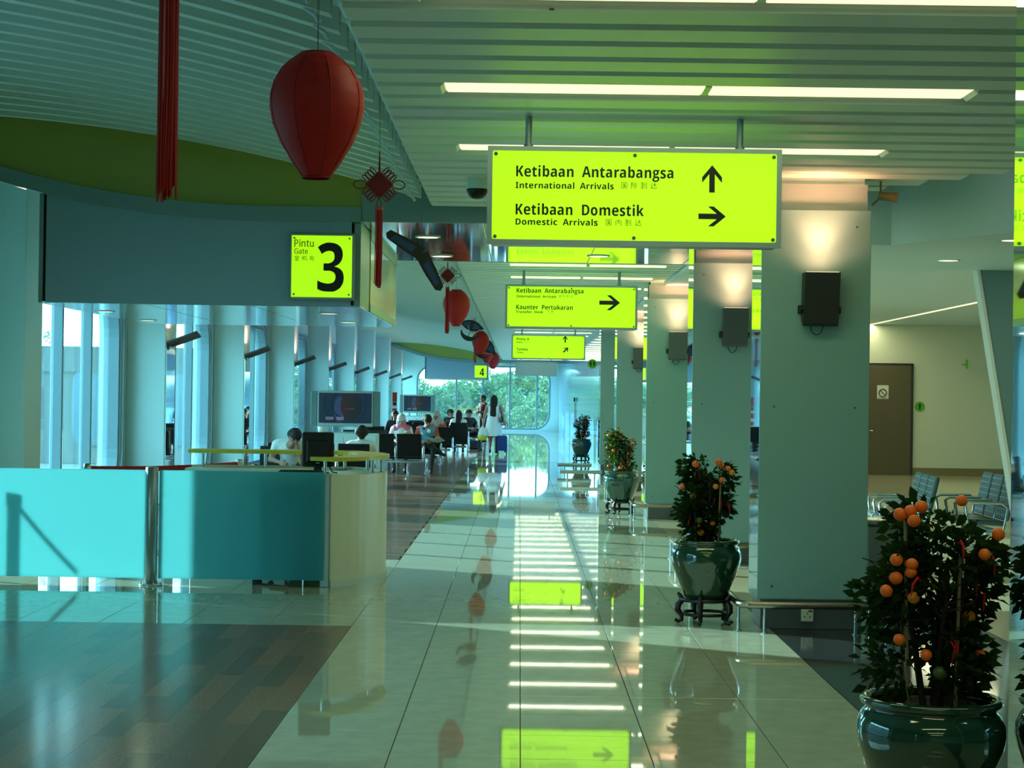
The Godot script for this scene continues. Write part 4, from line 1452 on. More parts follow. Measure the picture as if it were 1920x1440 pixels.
	# plate uplights on the window piers
	for k in range(1, 9):
		var d := 19.6 + PIER * k
		var o := thing("pier_uplight", "dark tilted plate uplight on the %s window pier beyond the gate counter" % ["first", "second", "third", "fourth", "fifth", "sixth", "seventh", "eighth"][k - 1], "lamp", V(-5.19, 2.33, d + 0.1), 0.0, "plate uplights on the window piers")
		var mb := MB.new()
		mb.x = Transform3D(Basis.from_euler(Vector3(-0.17, 0, 0.36)), Vector3(0.24, 0.10, 0))
		mb.box(Vector3.ZERO, Vector3(0.46, 0.035, 0.34), 0.008)
		part(o, "plate", mb.done(), M.plate_grey)
		part(o, "arm", MB.new().tube([Vector3(0, 0, 0), Vector3(0.16, 0.05, 0)], 0.018, 8).done(), M.dark_grey)
		bx(o, "bracket", Vector3(0.008, 0, 0), Vector3(0.016, 0.12, 0.1), M.dark_grey)
		mb = MB.new()
		mb.x = Transform3D(Basis.from_euler(Vector3(-0.17, 0, 0.36)), Vector3(0.24, 0.10, 0))
		mb.box(Vector3(0, 0.02, 0), Vector3(0.30, 0.006, 0.2))
		part(o, "lamp_glass", mb.done(), M.uplight_glow)
		area(V(-5.0, 2.33 + 0.25, d + 0.12), Vector3(PI / 2, 0, 0), Vector2(0.2, 0.2), Color(1.0, 0.74, 0.66), 0.5, "pier_uplight_lamp")


func hangings() -> void:
	hanging_sign(10.7, [
		["t", 968, 333, 1261, "Ketibaan  Antarabangsa", 20, true], ["t", 967, 355, 1150, "International  Arrivals", 11.5, true], ["c", 1163, 356, 12.5, "国际到达", 18.3],
		["t", 967, 404, 1206, "Ketibaan  Domestik", 20, true], ["t", 967, 423, 1120, "Domestic  Arrivals", 11.5, true], ["c", 1134, 425, 12.5, "国内到达", 18.3],
		["a", 1333, 338, 37, 51, 0.0], ["a", 1333, 408, 37, 51, -PI / 2]], "large lime hanging sign reading Ketibaan Antarabangsa and Ketibaan Domestik")
	hanging_sign(23.7, [
		["t", 969, 549, 1094, "Ketibaan  Antarabangsa", 8.5, true], ["t", 969, 558, 1043, "International  Arrivals", 4.6, true], ["c", 1048, 558, 5, "国际到达", 7],
		["t", 968, 580, 1074, "Kaunter  Pertukaran", 8.5, true], ["t", 968, 587, 1019, "Transfer  Desk", 4.6, true], ["c", 1026, 587, 5, "中转", 7],
		["a", 1143, 568, 28, 39, -PI / 2]], "lime hanging sign reading Kaunter Pertukaran with one arrow")
	hanging_sign(42.5, [
		["t", 969, 638, 992, "Pintu 4", 5, true], ["t", 969, 643, 980, "Gate", 3, true], ["c", 983, 643, 3, "登机处", 4.5],
		["t", 969, 657, 990, "Tandas", 5, true], ["t", 969, 662, 982, "Toilets", 3, true],
		["a", 1060, 636, 9.5, 13, 0.0], ["a", 1061, 656, 9.5, 13, -PI / 4]], "lime hanging sign reading Pintu 4 and Tandas")
	hanging_sign(75.0, [], "unlit grey hanging sign beyond the lime signs")

	# paper lanterns
	var lan := [[7.4, 1.0, "large red paper lantern hanging before the slatted ceiling"], [24.3, 0.95, "red paper lantern hanging just beyond the polished soffit"], [40.0, 1.0, "red paper lantern behind the moon kite"], [49.0, 1.05, "red paper lantern, second beyond the moon kite"], [59.0, 1.1, "farthest red paper lantern above gate 4"]]
	var at := [Vector3(-0.82, 2.747, 0), Vector3(-0.84, 2.795, 0), Vector3(-0.86, 2.80, 0), Vector3(-0.88, 2.80, 0), Vector3(-0.86, 2.80, 0)]
	for k in 5:
		var e: Array = lan[k]
		var c: Vector3 = at[k] + V(0, 0, e[0])
		var o := thing("paper_lantern", e[2], "lantern", c, 0.4 + k, "red paper lanterns over the walkway")
		var s: float = e[1]
		var key := [[0.0, 0.29], [0.06, 0.40], [0.16, 0.585], [0.30, 0.80], [0.44, 0.945], [0.56, 1.0], [0.66, 0.995], [0.76, 0.93], [0.86, 0.78], [0.95, 0.55], [1.0, 0.345]]
		var prof := []
		var ribs := 30 if k == 0 else 12
		for i in ribs * 2 + 1:
			var t := float(i) / (ribs * 2)
			var r := 0.3
			for j in key.size() - 1:
				if t >= key[j][0] and t <= key[j + 1][0]:
					var w: float = (t - key[j][0]) / (key[j + 1][0] - key[j][0])
					var w2 := w * w * (3.0 - 2.0 * w) * 0.25 + w * 0.75
					r = lerpf(key[j][1], key[j + 1][1], w2)
			prof.append(Vector2((0.188 * r - (0.0022 if i % 2 else 0.0)) * s, (t - 0.5) * 0.494 * s))
		part(o, "paper_shell", MB.new().lathe(prof, 48 if k == 0 else 20).done(), M.lantern_red)
		if k == 0:
			for i in 8:
				var pts := []
				for p in prof.slice(0, prof.size(), 4):
					var a := TAU * i / 8.0
					pts.append(Vector3(p.x * cos(a), p.y, p.x * sin(a)) * 1.002)
				part(o, "seam", MB.new().tube(pts, 0.0018, 5).done(), M.tassel_red)
		part(o, "top_ring", MB.new().lathe([Vector2(0.060 * s, 0.243 * s), Vector2(0.064 * s, 0.243 * s), Vector2(0.064 * s, 0.25 * s), Vector2(0.060 * s, 0.25 * s)], 20).done(), M.knot_red)
		part(o, "bottom_ring", MB.new().lathe([Vector2(0.054 * s, -0.25 * s), Vector2(0.058 * s, -0.25 * s), Vector2(0.058 * s, -0.243 * s), Vector2(0.054 * s, -0.243 * s)], 20).done(), M.knot_red)
		part(o, "cross_wire", MB.new().tube([Vector3(-0.06 * s, 0.246 * s, 0), Vector3(0.06 * s, 0.246 * s, 0)], 0.002, 5).done(), M.string)
		var up := vy(c.x) + 0.25 - c.y
		for x in [-0.008, 0.008]:
			part(o, "cord", MB.new().tube([Vector3(0, 0.246 * s, 0), Vector3(x, up, 0)], 0.0012, 5).done(), M.string)

	# knots with tassels
	for e in [[4.35, 2.80, 0.56, "red tassel of a hanging knot closest to the large lantern's near side"], [10.8, 2.86, 0.445, "dark red diamond knot with long tassel before the gate 3 bulkhead"], [21.0, 3.0, 0.50, "dark red diamond knot with tassel just beyond the polished soffit"], [34.0, 2.9, 0.5, "dark red knot with thin tassel above the waiting seats"], [52.0, 2.9, 0.5, "farthest dark red knot with tassel"]]:
		knot(e[0], e[1], e[2], e[3])

	kite(V(-0.83, 2.81, 15.4), Vector3(0.15, 0.35, 0.0), 0.70, 1, "dark blue paper kite with drooping wings before the polished soffit")
	kite(V(-0.84, 2.86, 32.0), Vector3(0.0, 0.0, -0.28), 0.44, 0, "moon shaped kite with blue wing panels and crescent tail")
	kite(V(-0.80, 2.90, 46.0), Vector3(0.0, 0.0, -0.9), 0.6, 0, "tilted kite with pale crescent tail among the far lanterns")

	# camera dome, bullet camera, sprinklers
	var dm := thing("dome_camera", "dark dome security camera under the slatted ceiling", "camera", V(-0.335, CEIL, 13.8))
	part(dm, "collar", MB.new().lathe([Vector2(0.0, -0.075), Vector2(0.082, -0.075), Vector2(0.075, -0.03), Vector2(0.07, 0.01), Vector2(0.0, 0.01)], 20, Vector3.ZERO, false).done(), M.white_paint)
	part(dm, "dome", MB.new().lathe([Vector2(0.0, -0.15), Vector2(0.04, -0.143), Vector2(0.066, -0.12), Vector2(0.08, -0.085), Vector2(0.08, -0.075)], 20).done(), M.black_plastic)
	var bc := thing("bullet_camera", "beige bullet camera on a bracket beside the pillar head", "camera", P(1663, 370, 13.6), 0.0)
	part(bc, "body", MB.new().tube([Vector3(-0.06, 0.01, 0), Vector3(0.075, -0.005, 0.03)], [0.03, 0.042], 12).done(), M.skirting)
	part(bc, "bracket", MB.new().tube([Vector3(-0.05, 0.0, 0), Vector3(-0.075, -0.03, 0), Vector3(-0.095, -0.05, -0.05)], 0.008, 8).tube([Vector3(-0.045, 0.01, 0), Vector3(-0.045, 0.12, 0)], 0.008, 8).done(), M.skirting)
	for e in [[1035, 8, 7.75, "sprinkler head between the two nearest ceiling slats"], [1015, 258, 12.0, "sprinkler head above the large lime sign"], [1005, 488, 21.6, "sprinkler head beyond the polished soffit"]]:
		var sp := thing("sprinkler", e[3], "sprinkler", P(e[0], e[1], e[2]), 0.0, "ceiling sprinklers")
		part(sp, "pipe", MB.new().tube([Vector3(0, 0.01, 0), Vector3(0, 0.16, 0)], 0.006, 8).done(), M.dark_grey)
		part(sp, "frame", MB.new().tube([Vector3(-0.016, 0.012, 0), Vector3(-0.014, -0.008, 0), Vector3(0, -0.018, 0), Vector3(0.014, -0.008, 0), Vector3(0.016, 0.012, 0)], 0.0035, 6).done(), M.dark_grey)
		part(sp, "bulb", MB.new().ball(Vector3(0, 0, 0), Vector3(0.005, 0.012, 0.005), 8, 6).done(), M.steel)
		part(sp, "deflector", MB.new().tube([Vector3(0, -0.022, 0), Vector3(0, -0.018, 0)], 0.012, 10).done(), M.dark_grey)


func loop_pts(c: Vector3, dir: Vector3, len_: float, w: float) -> Array:
	var n := Vector3(-dir.y, dir.x, 0)
	var out := []
	for k in 14:
		var a := TAU * k / 14
		out.append(c + dir * (len_ / 2 - cos(a) * len_ / 2) + n * (sin(a) * w / 2))
	return out


func knot(d: float, y: float, tassel: float, label: String) -> void:
	var x := -0.83
	var o := thing("knot_tassel", label, "ornament", V(x, y, d), 0.0, "red knot tassels over the walkway")
	var far := d > 30.0
	var h := 0.082
	var core := MB.new()
	var n := 5 if far else 9
	for k in n:                                              # woven diamond
		var t := -1.0 + 2.0 * (k + 0.5) / n
		var a := Vector3(t * h, 0, 0)
		for s in [-1.0, 1.0]:
			var p0 := Vector3((t - 1.0) / 2 * h * s, (t + 1.0) / 2 * h, 0.004 * s)
			var p1 := Vector3((t + 1.0) / 2 * h * s, (t - 1.0) / 2 * h, 0.004 * s)
			core.tube([p0, p1], h / n * 0.82, 6)
	part(o, "woven_knot", core.done(), M.knot_red)
	for q in 4:
		var nrm := Vector3([1, -1, -1, 1][q], [1, 1, -1, -1][q], 0).normalized()
		var e0 := Vector3(h, 0, 0) * nrm.sign()
		var e1 := Vector3(0, h, 0) * nrm.sign()
		for k in 4:
			var c := e0.lerp(e1, 0.22 + 0.19 * k)
			part(o, "loop", MB.new().tube(loop_pts(c * 0.94, nrm, 0.052, 0.018), 0.0036, 6, false, true).done(), M.knot_red)
	for s in [-1.0, 1.0]:
		part(o, "corner_loop", MB.new().tube(loop_pts(Vector3(s * h * 0.9, 0, 0), Vector3(s, 0, 0), 0.075, 0.05), 0.0036, 6, false, true).done(), M.knot_red)
	part(o, "top_cord", MB.new().tube([Vector3(0, h * 0.95, 0), Vector3(0, h + 0.11, 0)], [0.008, 0.003], 6).done(), M.knot_red)
	part(o, "string", MB.new().tube([Vector3(0, h + 0.11, 0), Vector3(0, vy(x) + 0.25 - y, 0)], 0.0014, 5).done(), M.string)
	var ty := -h - 0.045
	for s in [-1.0, 1.0]:
		part(o, "neck_cord", MB.new().tube([Vector3(0.004 * s, -h * 0.95, 0), Vector3(0.012 * s, -h - 0.03, 0), Vector3(0.009 * s, ty, 0)], 0.003, 6).done(), M.knot_red)
		var cap := part(o, "tassel_cap", MB.new().tube([Vector3(0.012 * s, ty, 0), Vector3(0.012 * s, ty - 0.02, 0)], 0.0105, 8).done(), M.tassel_red)
		for k in 2:
			part(cap, "gold_band", MB.new().tube([Vector3(0.012 * s, ty - 0.006 - 0.008 * k, 0), Vector3(0.012 * s, ty - 0.009 - 0.008 * k, 0)], 0.0115, 8).done(), M.gold_thread)
	var strands := MB.new()
	var r := RandomNumberGenerator.new()
	r.seed = int(d * 10)
	for k in (12 if far else 44):
		var a := r.randf() * TAU
		var rr := sqrt(r.randf())
		var p := Vector3(cos(a) * rr * 0.022, ty - 0.018, sin(a) * rr * 0.011)
		strands.tube([p, p + Vector3(r.randf_range(-0.002, 0.002), -tassel * 0.5, 0), p + Vector3(r.randf_range(-0.003, 0.003), -tassel * r.randf_range(0.95, 1.02), 0)], 0.0035 if far else 0.0026, 5)
	stuff(part(o, "tassel", strands.done(), M.tassel_red))


func lens_poly(w: float, h: float, up := 0.0) -> PackedVector2Array:
	var p := PackedVector2Array()
	for k in 17:
		var t := k / 16.0
		p.append(Vector2((t - 0.5) * w, up * 4 * t * (1 - t) + h / 2 * sin(PI * t)))
	for k in range(15, 0, -1):
		var t := k / 16.0
		p.append(Vector2((t - 0.5) * w, up * 4 * t * (1 - t) - h / 2 * sin(PI * t)))
	return p


func kite(at: Vector3, rot: Vector3, w: float, drooping: int, label: String) -> void:
	var o := thing("kite", label, "kite", at, 0.0, "decorative kites over the walkway")
	o.rotation = rot
	if drooping == 1:
		for s in [-1.0, 1.0]:
			var poly := PackedVector2Array()
			for p in [Vector2(0, 0.06), Vector2(w * 0.25, 0.055), Vector2(w * 0.47, 0.04), Vector2(w * 0.5, 0.0), Vector2(w * 0.46, -0.035), Vector2(w * 0.2, -0.05), Vector2(0, -0.05)]:
				poly.append(Vector2(p.x * s, p.y))
			var mb := MB.new()
			mb.x = Transform3D(Basis(Vector3.BACK, deg_to_rad(-28.0 if s < 0 else -58.0)), Vector3.ZERO)
			mb.prism(poly, -0.004, 0.004)
			part(o, "wing", mb.done(), M.kite_dark)
			var pn := MB.new()
			pn.x = mb.x
			pn.prism(PackedVector2Array([Vector2(s * w * 0.1, 0.03), Vector2(s * w * 0.4, 0.025), Vector2(s * w * 0.42, -0.02), Vector2(s * w * 0.12, -0.03)]), 0.004, 0.007)
			part(o, "wing_panel", pn.done(), M.kite_blue)
		part(o, "spine", MB.new().tube([Vector3(-0.04, 0.10, 0), Vector3(0.06, -0.18, 0.0)], 0.006, 6).done(), M.kite_dark)
	else:
		part(o, "wing", MB.new().prism(lens_poly(w, w * 0.42), -0.004, 0.004).done(), M.kite_dark)
		for s in [-1.0, 1.0]:
			var pn := PackedVector2Array([Vector2(s * w * 0.06, w * 0.12), Vector2(s * w * 0.30, w * 0.07), Vector2(s * w * 0.32, -w * 0.06), Vector2(s * w * 0.06, -w * 0.12)])
			part(o, "wing_panel", MB.new().prism(pn, 0.004, 0.008).done(), M.kite_blue)
		var cr := PackedVector2Array()
		for k in 15:
			var a := PI + PI * k / 14.0
			cr.append(Vector2(cos(a) * w * 0.36, sin(a) * w * 0.34 - w * 0.28))
		for k in range(14, -1, -1):
			var a := PI + PI * k / 14.0
			cr.append(Vector2(cos(a) * w * 0.30, sin(a) * w * 0.16 - w * 0.28))
		part(o, "crescent_tail", MB.new().prism(cr, -0.004, 0.004).done(), M.kite_dark)
		part(o, "spine", MB.new().tube([Vector3(0, w * 0.3, 0), Vector3(0, -w * 0.6, 0)], 0.006, 6).done(), M.kite_dark)
		var fr := []
		for k in 9:
			fr.append(Vector3(w * 0.36 - w * 0.5 * k / 8.0, -w * 0.05 - w * 0.25 * sin(PI * k / 8.0), 0.012))
		part(o, "fringe", MB.new().tube(fr, 0.005, 5).done(), M.kite_cream)
	part(o, "string", MB.new().tube([Vector3.ZERO, o.basis.inverse() * Vector3(0, vy(at.x) + 0.25 - at.y, 0)], 0.0014, 5).done(), M.string)


# ---------------------------------------------------------------- plants
func leaf_shape(mb: MB, at: Vector3, b: Basis, len_: float) -> void:
	var w := len_ * 0.30
	var p0 := at
	var p1 := at + b * Vector3(0, len_ * 0.5, len_ * 0.04)
	var p2 := at + b * Vector3(0, len_, -len_ * 0.03)
	var l := at + b * Vector3(-w, len_ * 0.45, len_ * 0.10)
	var r := at + b * Vector3(w, len_ * 0.45, len_ * 0.10)
	mb.tri(p0, p1, l)
	mb.tri(l, p1, p2)
	mb.tri(p0, r, p1)
	mb.tri(p1, r, p2)


func orange_tree(at: Vector3, sc: float, seed_: int, singles: int, bulk: int, fruits: Array, n_fruit: int, label: String, pot_label: String, wide: float, high: float) -> void:
	var r := RandomNumberGenerator.new()
	r.seed = seed_
	# carved stand
	var st := thing("plant_stand", pot_label, "stand", at, r.randf(), "carved dark wood plant stands")
	part(st, "ring_top", MB.new().lathe([Vector2(0.0, 0.165), Vector2(0.185, 0.165), Vector2(0.19, 0.175), Vector2(0.185, 0.19), Vector2(0.0, 0.19)], 24).done(), M.rosewood)
	for k in 5:
		var a := TAU * k / 5
		var dir := Vector3(cos(a), 0, sin(a))
		var pts := []
		for e in [[0.205, 0.225], [0.185, 0.20], [0.17, 0.175], [0.20, 0.14], [0.205, 0.10], [0.175, 0.06], [0.175, 0.025], [0.20, 0.016], [0.225, 0.03]]:
			pts.append(dir * e[0] + Vector3(0, e[1], 0))
		part(st, "leg", MB.new().tube(pts, [0.010, 0.016, 0.024, 0.026, 0.024, 0.018, 0.016, 0.016, 0.012], 8).done(), M.rosewood)
	var ring := []
	for k in 24:
		ring.append(Vector3(cos(TAU * k / 24) * 0.17, 0.075, sin(TAU * k / 24) * 0.17))
	part(st, "stretcher_ring", MB.new().tube(ring, 0.013, 6, false, true).done(), M.rosewood)

	var o := thing("potted_orange_tree", label, "potted plant", at + Vector3(0, 0.19, 0), 0.0, "small orange trees in green glazed pots")
	var prof := [Vector2(0.0, 0.0), Vector2(0.15, 0.0), Vector2(0.16, 0.012), Vector2(0.185, 0.08), Vector2(0.222, 0.17), Vector2(0.250, 0.25), Vector2(0.259, 0.30), Vector2(0.255, 0.34), Vector2(0.238, 0.375), Vector2(0.226, 0.388), Vector2(0.226, 0.395), Vector2(0.240, 0.402), Vector2(0.246, 0.412), Vector2(0.244, 0.424), Vector2(0.232, 0.430), Vector2(0.215, 0.424), Vector2(0.208, 0.405), Vector2(0.215, 0.36), Vector2(0.22, 0.30), Vector2(0.0, 0.29)]
	part(o, "pot", MB.new().lathe(prof, 40).done(), M.celadon)
	part(o, "inner_pot", MB.new().lathe([Vector2(0.12, 0.29), Vector2(0.15, 0.40), Vector2(0.158, 0.405), Vector2(0.145, 0.405), Vector2(0.14, 0.385), Vector2(0.0, 0.385)], 28).done(), M.soil_pot)
	part(o, "soil", MB.new().lathe([Vector2(0.0, 0.38), Vector2(0.139, 0.38), Vector2(0.10, 0.392), Vector2(0.0, 0.395)], 20).done(), M.soil)
	var base := 0.39
	# stems and twigs
	var ends := []
	for k in 5:
		var a := TAU * k / 5 + r.randf()
		var p := Vector3(cos(a) * 0.03, base, sin(a) * 0.03)
		var q := p + Vector3(cos(a) * 0.04, high * 0.35, sin(a) * 0.04)
		var e := p + Vector3(cos(a) * wide * 0.25, high * r.randf_range(0.65, 0.85), sin(a) * wide * 0.25)
		part(o, "stem", MB.new().tube([p, q, e], [0.012, 0.009, 0.004], 7).done(), M.bark)
		ends.append([q, e])
	var tw := MB.new()
	for k in 60:
		var s: Array = ends[r.randi_range(0, 4)]
		var p: Vector3 = s[0].lerp(s[1], r.randf())
		var a := r.randf() * TAU
		tw.tube([p, p + Vector3(cos(a) * wide * r.randf_range(0.2, 0.4), r.randf_range(0.0, 0.12), sin(a) * wide * r.randf_range(0.2, 0.4))], 0.0022, 4, false)
	stuff(part(o, "twigs", tw.done(), M.bark))
	for k in 4:
		var a := TAU * k / 4 + 0.7 + r.randf() * 0.4
		var p := Vector3(cos(a) * 0.115, base, sin(a) * 0.10)
		part(o, "stake", MB.new().tube([p, p + Vector3(cos(a) * 0.02, high * r.randf_range(0.82, 1.0), 0)], 0.0065, 7).done(), M.bamboo)
	# leaves
	var one := MB.new()
	leaf_shape(one, Vector3.ZERO, Basis.IDENTITY, 0.047)
	var one_mesh := one.done()
	var lumps := []
	for k in 16:
		var a := r.randf() * TAU
		var t := 0.14 + 0.80 * (k + 0.5) / 16.0
		var rr := wide * 0.5 * r.randf_range(0.15, 0.80) * (0.75 + 0.5 * sin(PI * t))
		lumps.append([Vector3(cos(a) * rr, base + high * t, sin(a) * rr * 0.9), wide * r.randf_range(0.2, 0.3)])
	var bulks := [MB.new(), MB.new(), MB.new()]
	var place := func() -> Transform3D:
		var l: Array = lumps[r.randi_range(0, 15)]
		var v := Vector3(r.randfn(), r.randfn() * 1.1, r.randfn()).normalized() * pow(r.randf(), 0.45)
		var p: Vector3 = l[0] + v * l[1]
		var dir := (v + Vector3(p.x, 0, p.z).normalized() * 0.6 + Vector3(r.randf_range(-0.5, 0.5), r.randf_range(-0.7, 0.3), r.randf_range(-0.5, 0.5))).normalized()
		var side := dir.cross(Vector3.UP).normalized()
		var b := Basis(side, dir, side.cross(dir)) * Basis(Vector3.UP, r.randf_range(-1.4, 1.4))
		return Transform3D(b, p)
	for k in singles:
		var t: Transform3D = place.call()
		var lf := part(o, "leaf", one_mesh, M["leaf_%d" % r.randi_range(0, 2)])
		lf.transform = Transform3D(t.basis * r.randf_range(0.75, 1.25), t.origin)
	for k in bulk:
		var t: Transform3D = place.call()
		leaf_shape(bulks[r.randi_range(0, 2)], t.origin, t.basis, 0.047 * r.randf_range(0.7, 1.25))
	for k in 3:
		stuff(part(o, "foliage", bulks[k].done(), M["leaf_%d" % k]))
	# fruit
	var fm := MB.new().ball(Vector3.ZERO, Vector3(0.024, 0.022, 0.024), 12, 8).done()
	var spots := []
	for e in fruits:
		spots.append(P(e[0], e[1], -at.z - 0.14 * sc - r.randf_range(0.0, 0.06)) - o.position)
	for k in n_fruit:
		var l: Array = lumps[r.randi_range(0, 15)]
		var v := Vector3(r.randfn(), r.randfn(), absf(r.randfn())).normalized()
		spots.append(l[0] + v * l[1] * 0.95)
	for k in spots.size():
		var f := part(o, "orange", fm, M[["fruit_orange", "fruit_orange", "fruit_amber"][r.randi_range(0, 2)] if k < spots.size() - 3 else "fruit_green"], spots[k], Vector3(r.randf(), r.randf(), 0))
		f.scale = Vector3.ONE * r.randf_range(0.85, 1.1)
		if r.randf() < 0.45:
			part(f, "calyx", MB.new().ball(Vector3(0, 0.021, 0), Vector3(0.006, 0.003, 0.006), 6, 4).done(), M.leaf_1)
	# ribbons
	for k in 11:
		var l: Array = lumps[r.randi_range(0, 15)]
		var p: Vector3 = l[0] + Vector3(r.randf_range(-0.3, 0.3), r.randf_range(-0.3, 0.3), 1.0).normalized() * l[1] * 1.05
		var mb := MB.new()
		var s := r.randf_range(-1, 1)
		mb.tube([p, p + Vector3(0.012 * s, 0.012, 0.01), p + Vector3(0.03 * s, -0.01, 0.012), p + Vector3(0.035 * s, -0.05, 0.006)], [0.003, 0.005, 0.005, 0.002], 5)
		part(o, "ribbon", mb.done(), M.ribbon_red)


func plants() -> void:
	var oranges := [[1687, 964], [1707, 958], [1727, 950], [1713, 976], [1802, 938], [1871, 1001], [1845, 1039], [1680, 1049], [1709, 1057], [1707, 1072], [1679, 1083], [1661, 1107], [1712, 1120], [1735, 1227], [1685, 1198]]
	orange_tree(V(1.45, 0, 6.54), 1.0, 41, 280, 2600, oranges, 5, "orange tree in green glazed pot beside the mirror sided pillar", "carved dark stand under the pot by the mirror sided pillar", 0.41, 0.68)
	var two := [[1304, 870], [1352, 872], [1365, 878], [1372, 886], [1280, 912], [1342, 912], [1353, 900], [1298, 930], [1348, 866]]
	orange_tree(V(1.385, 0, 13.75), 1.0, 52, 160, 2600, two, 6, "dark orange tree in green pot before the socket pillar", "carved dark stand under the pot by the socket pillar", 0.40, 0.60)
	orange_tree(V(1.46, 0, 26.6), 0.8, 63, 0, 1800, [], 34, "orange tree laden with fruit in green pot before the slim pillars", "carved dark stand under the fruit laden orange tree", 0.40, 0.58)
	orange_tree(V(1.56, 0, 47.0), 0.8, 74, 0, 1500, [], 16, "farthest orange tree in green pot before the pale blue wall", "carved dark stand under the farthest orange tree", 0.38, 0.60)


# ---------------------------------------------------------------- figures
func net(st: SurfaceTool, caps: Array, cell: float, blend: float) -> void:
	var lo := Vector3(1e9, 1e9, 1e9)
	var hi := -lo
	for c in caps:
		for e in [0, 1]:
			var rr: float = c[2 + e] + cell * 2.0
			lo = lo.min(c[e] - Vector3(rr, rr, rr))
			hi = hi.max(c[e] + Vector3(rr, rr, rr))
	var nx := int(ceil((hi.x - lo.x) / cell)) + 1
	var ny := int(ceil((hi.y - lo.y) / cell)) + 1
	var nz := int(ceil((hi.z - lo.z) / cell)) + 1
	var f := PackedFloat32Array()
	f.resize(nx * ny * nz)
	f.fill(1.0)
	var best := PackedFloat32Array()
	best.resize(f.size())
	best.fill(9.0)
	var who := PackedInt32Array()
	who.resize(f.size())
	for ci in caps.size():
		var c: Array = caps[ci]
		var a: Vector3 = c[0]
		var ab: Vector3 = c[1] - a
		var l2 := maxf(ab.length_squared(), 1e-9)
		var ra: float = c[2]
		var rb: float = c[3]
		var m := maxf(ra, rb) + blend + cell * 2.5
		var b0 := a.min(c[1]) - Vector3(m, m, m) - lo
		var b1 := a.max(c[1]) + Vector3(m, m, m) - lo
		for z in range(maxi(int(b0.z / cell), 0), mini(int(b1.z / cell) + 1, nz - 1) + 1):
			for y in range(maxi(int(b0.y / cell), 0), mini(int(b1.y / cell) + 1, ny - 1) + 1):
				for x in range(maxi(int(b0.x / cell), 0), mini(int(b1.x / cell) + 1, nx - 1) + 1):
					var p := lo + Vector3(x, y, z) * cell
					var t := clampf((p - a).dot(ab) / l2, 0.0, 1.0)
					var dd := p.distance_to(a + ab * t) - lerpf(ra, rb, t)
					var i := (z * ny + y) * nx + x
					var old := f[i]
					var h := maxf(blend - absf(old - dd), 0.0) / blend
					f[i] = minf(old, dd) - h * h * blend * 0.25
					if dd < best[i]:
						best[i] = dd
						who[i] = ci
	var ids := PackedInt32Array()
	ids.resize(f.size())
	ids.fill(-1)
	var vs := PackedVector3Array()
	var cs := PackedInt32Array()
	var off := [0, 1, nx, nx + 1, nx * ny, nx * ny + 1, nx * ny + nx, nx * ny + nx + 1]
	var edges := [[0, 1], [2, 3], [4, 5], [6, 7], [0, 2], [1, 3], [4, 6], [5, 7], [0, 4], [1, 5], [2, 6], [3, 7]]
	var cv := []
	for k in 8:
		cv.append(Vector3(k & 1, (k >> 1) & 1, (k >> 2) & 1))
	for z in nz - 1:
		for y in ny - 1:
			for x in nx - 1:
				var i := (z * ny + y) * nx + x
				if absf(f[i]) > cell * 2.2:
					continue
				var g := []
				var neg := 0
				for k in 8:
					var val := f[i + off[k]]
					g.append(val)
					if val < 0.0:
						neg += 1
				if neg == 0 or neg == 8:
					continue
				var s := Vector3.ZERO
				var n := 0
				for e in edges:
					var ga: float = g[e[0]]
					var gb: float = g[e[1]]
					if (ga < 0.0) != (gb < 0.0):
						s += cv[e[0]].lerp(cv[e[1]], ga / (ga - gb))
						n += 1
				ids[i] = vs.size()
				vs.append(lo + (Vector3(x, y, z) + s / n) * cell)
				cs.append(who[i])
	var put := func(q: Array, flip: bool) -> void:
		var order := [0, 1, 2, 0, 2, 3] if flip else [0, 2, 1, 0, 3, 2]
		for k in order:
			st.set_color(caps[cs[q[k]]][4])
			st.add_vertex(vs[q[k]])
	for z in range(1, nz - 1):
		for y in range(1, ny - 1):
			for x in range(1, nx - 1):
				var i := (z * ny + y) * nx + x
				if absf(f[i]) > cell * 2.2:
					continue
				var inside := f[i] < 0.0
				if inside != (f[i + 1] < 0.0):
					put.call([ids[i - nx - nx * ny], ids[i - nx * ny], ids[i], ids[i - nx]], not inside)
				if inside != (f[i + nx] < 0.0):
					put.call([ids[i - 1 - nx * ny], ids[i - 1], ids[i], ids[i - nx * ny]], not inside)
				if inside != (f[i + nx * ny] < 0.0):
					put.call([ids[i - 1 - nx], ids[i - nx], ids[i], ids[i - 1]], not inside)


func blob(parent: Node, called: String, caps: Array, cell: float, blend: float, m: Material) -> void:
	var st := SurfaceTool.new()
	st.begin(Mesh.PRIMITIVE_TRIANGLES)
	st.set_smooth_group(0)
	net(st, caps, cell, blend)
	st.generate_normals()
	part(parent, called, st.commit(), m)


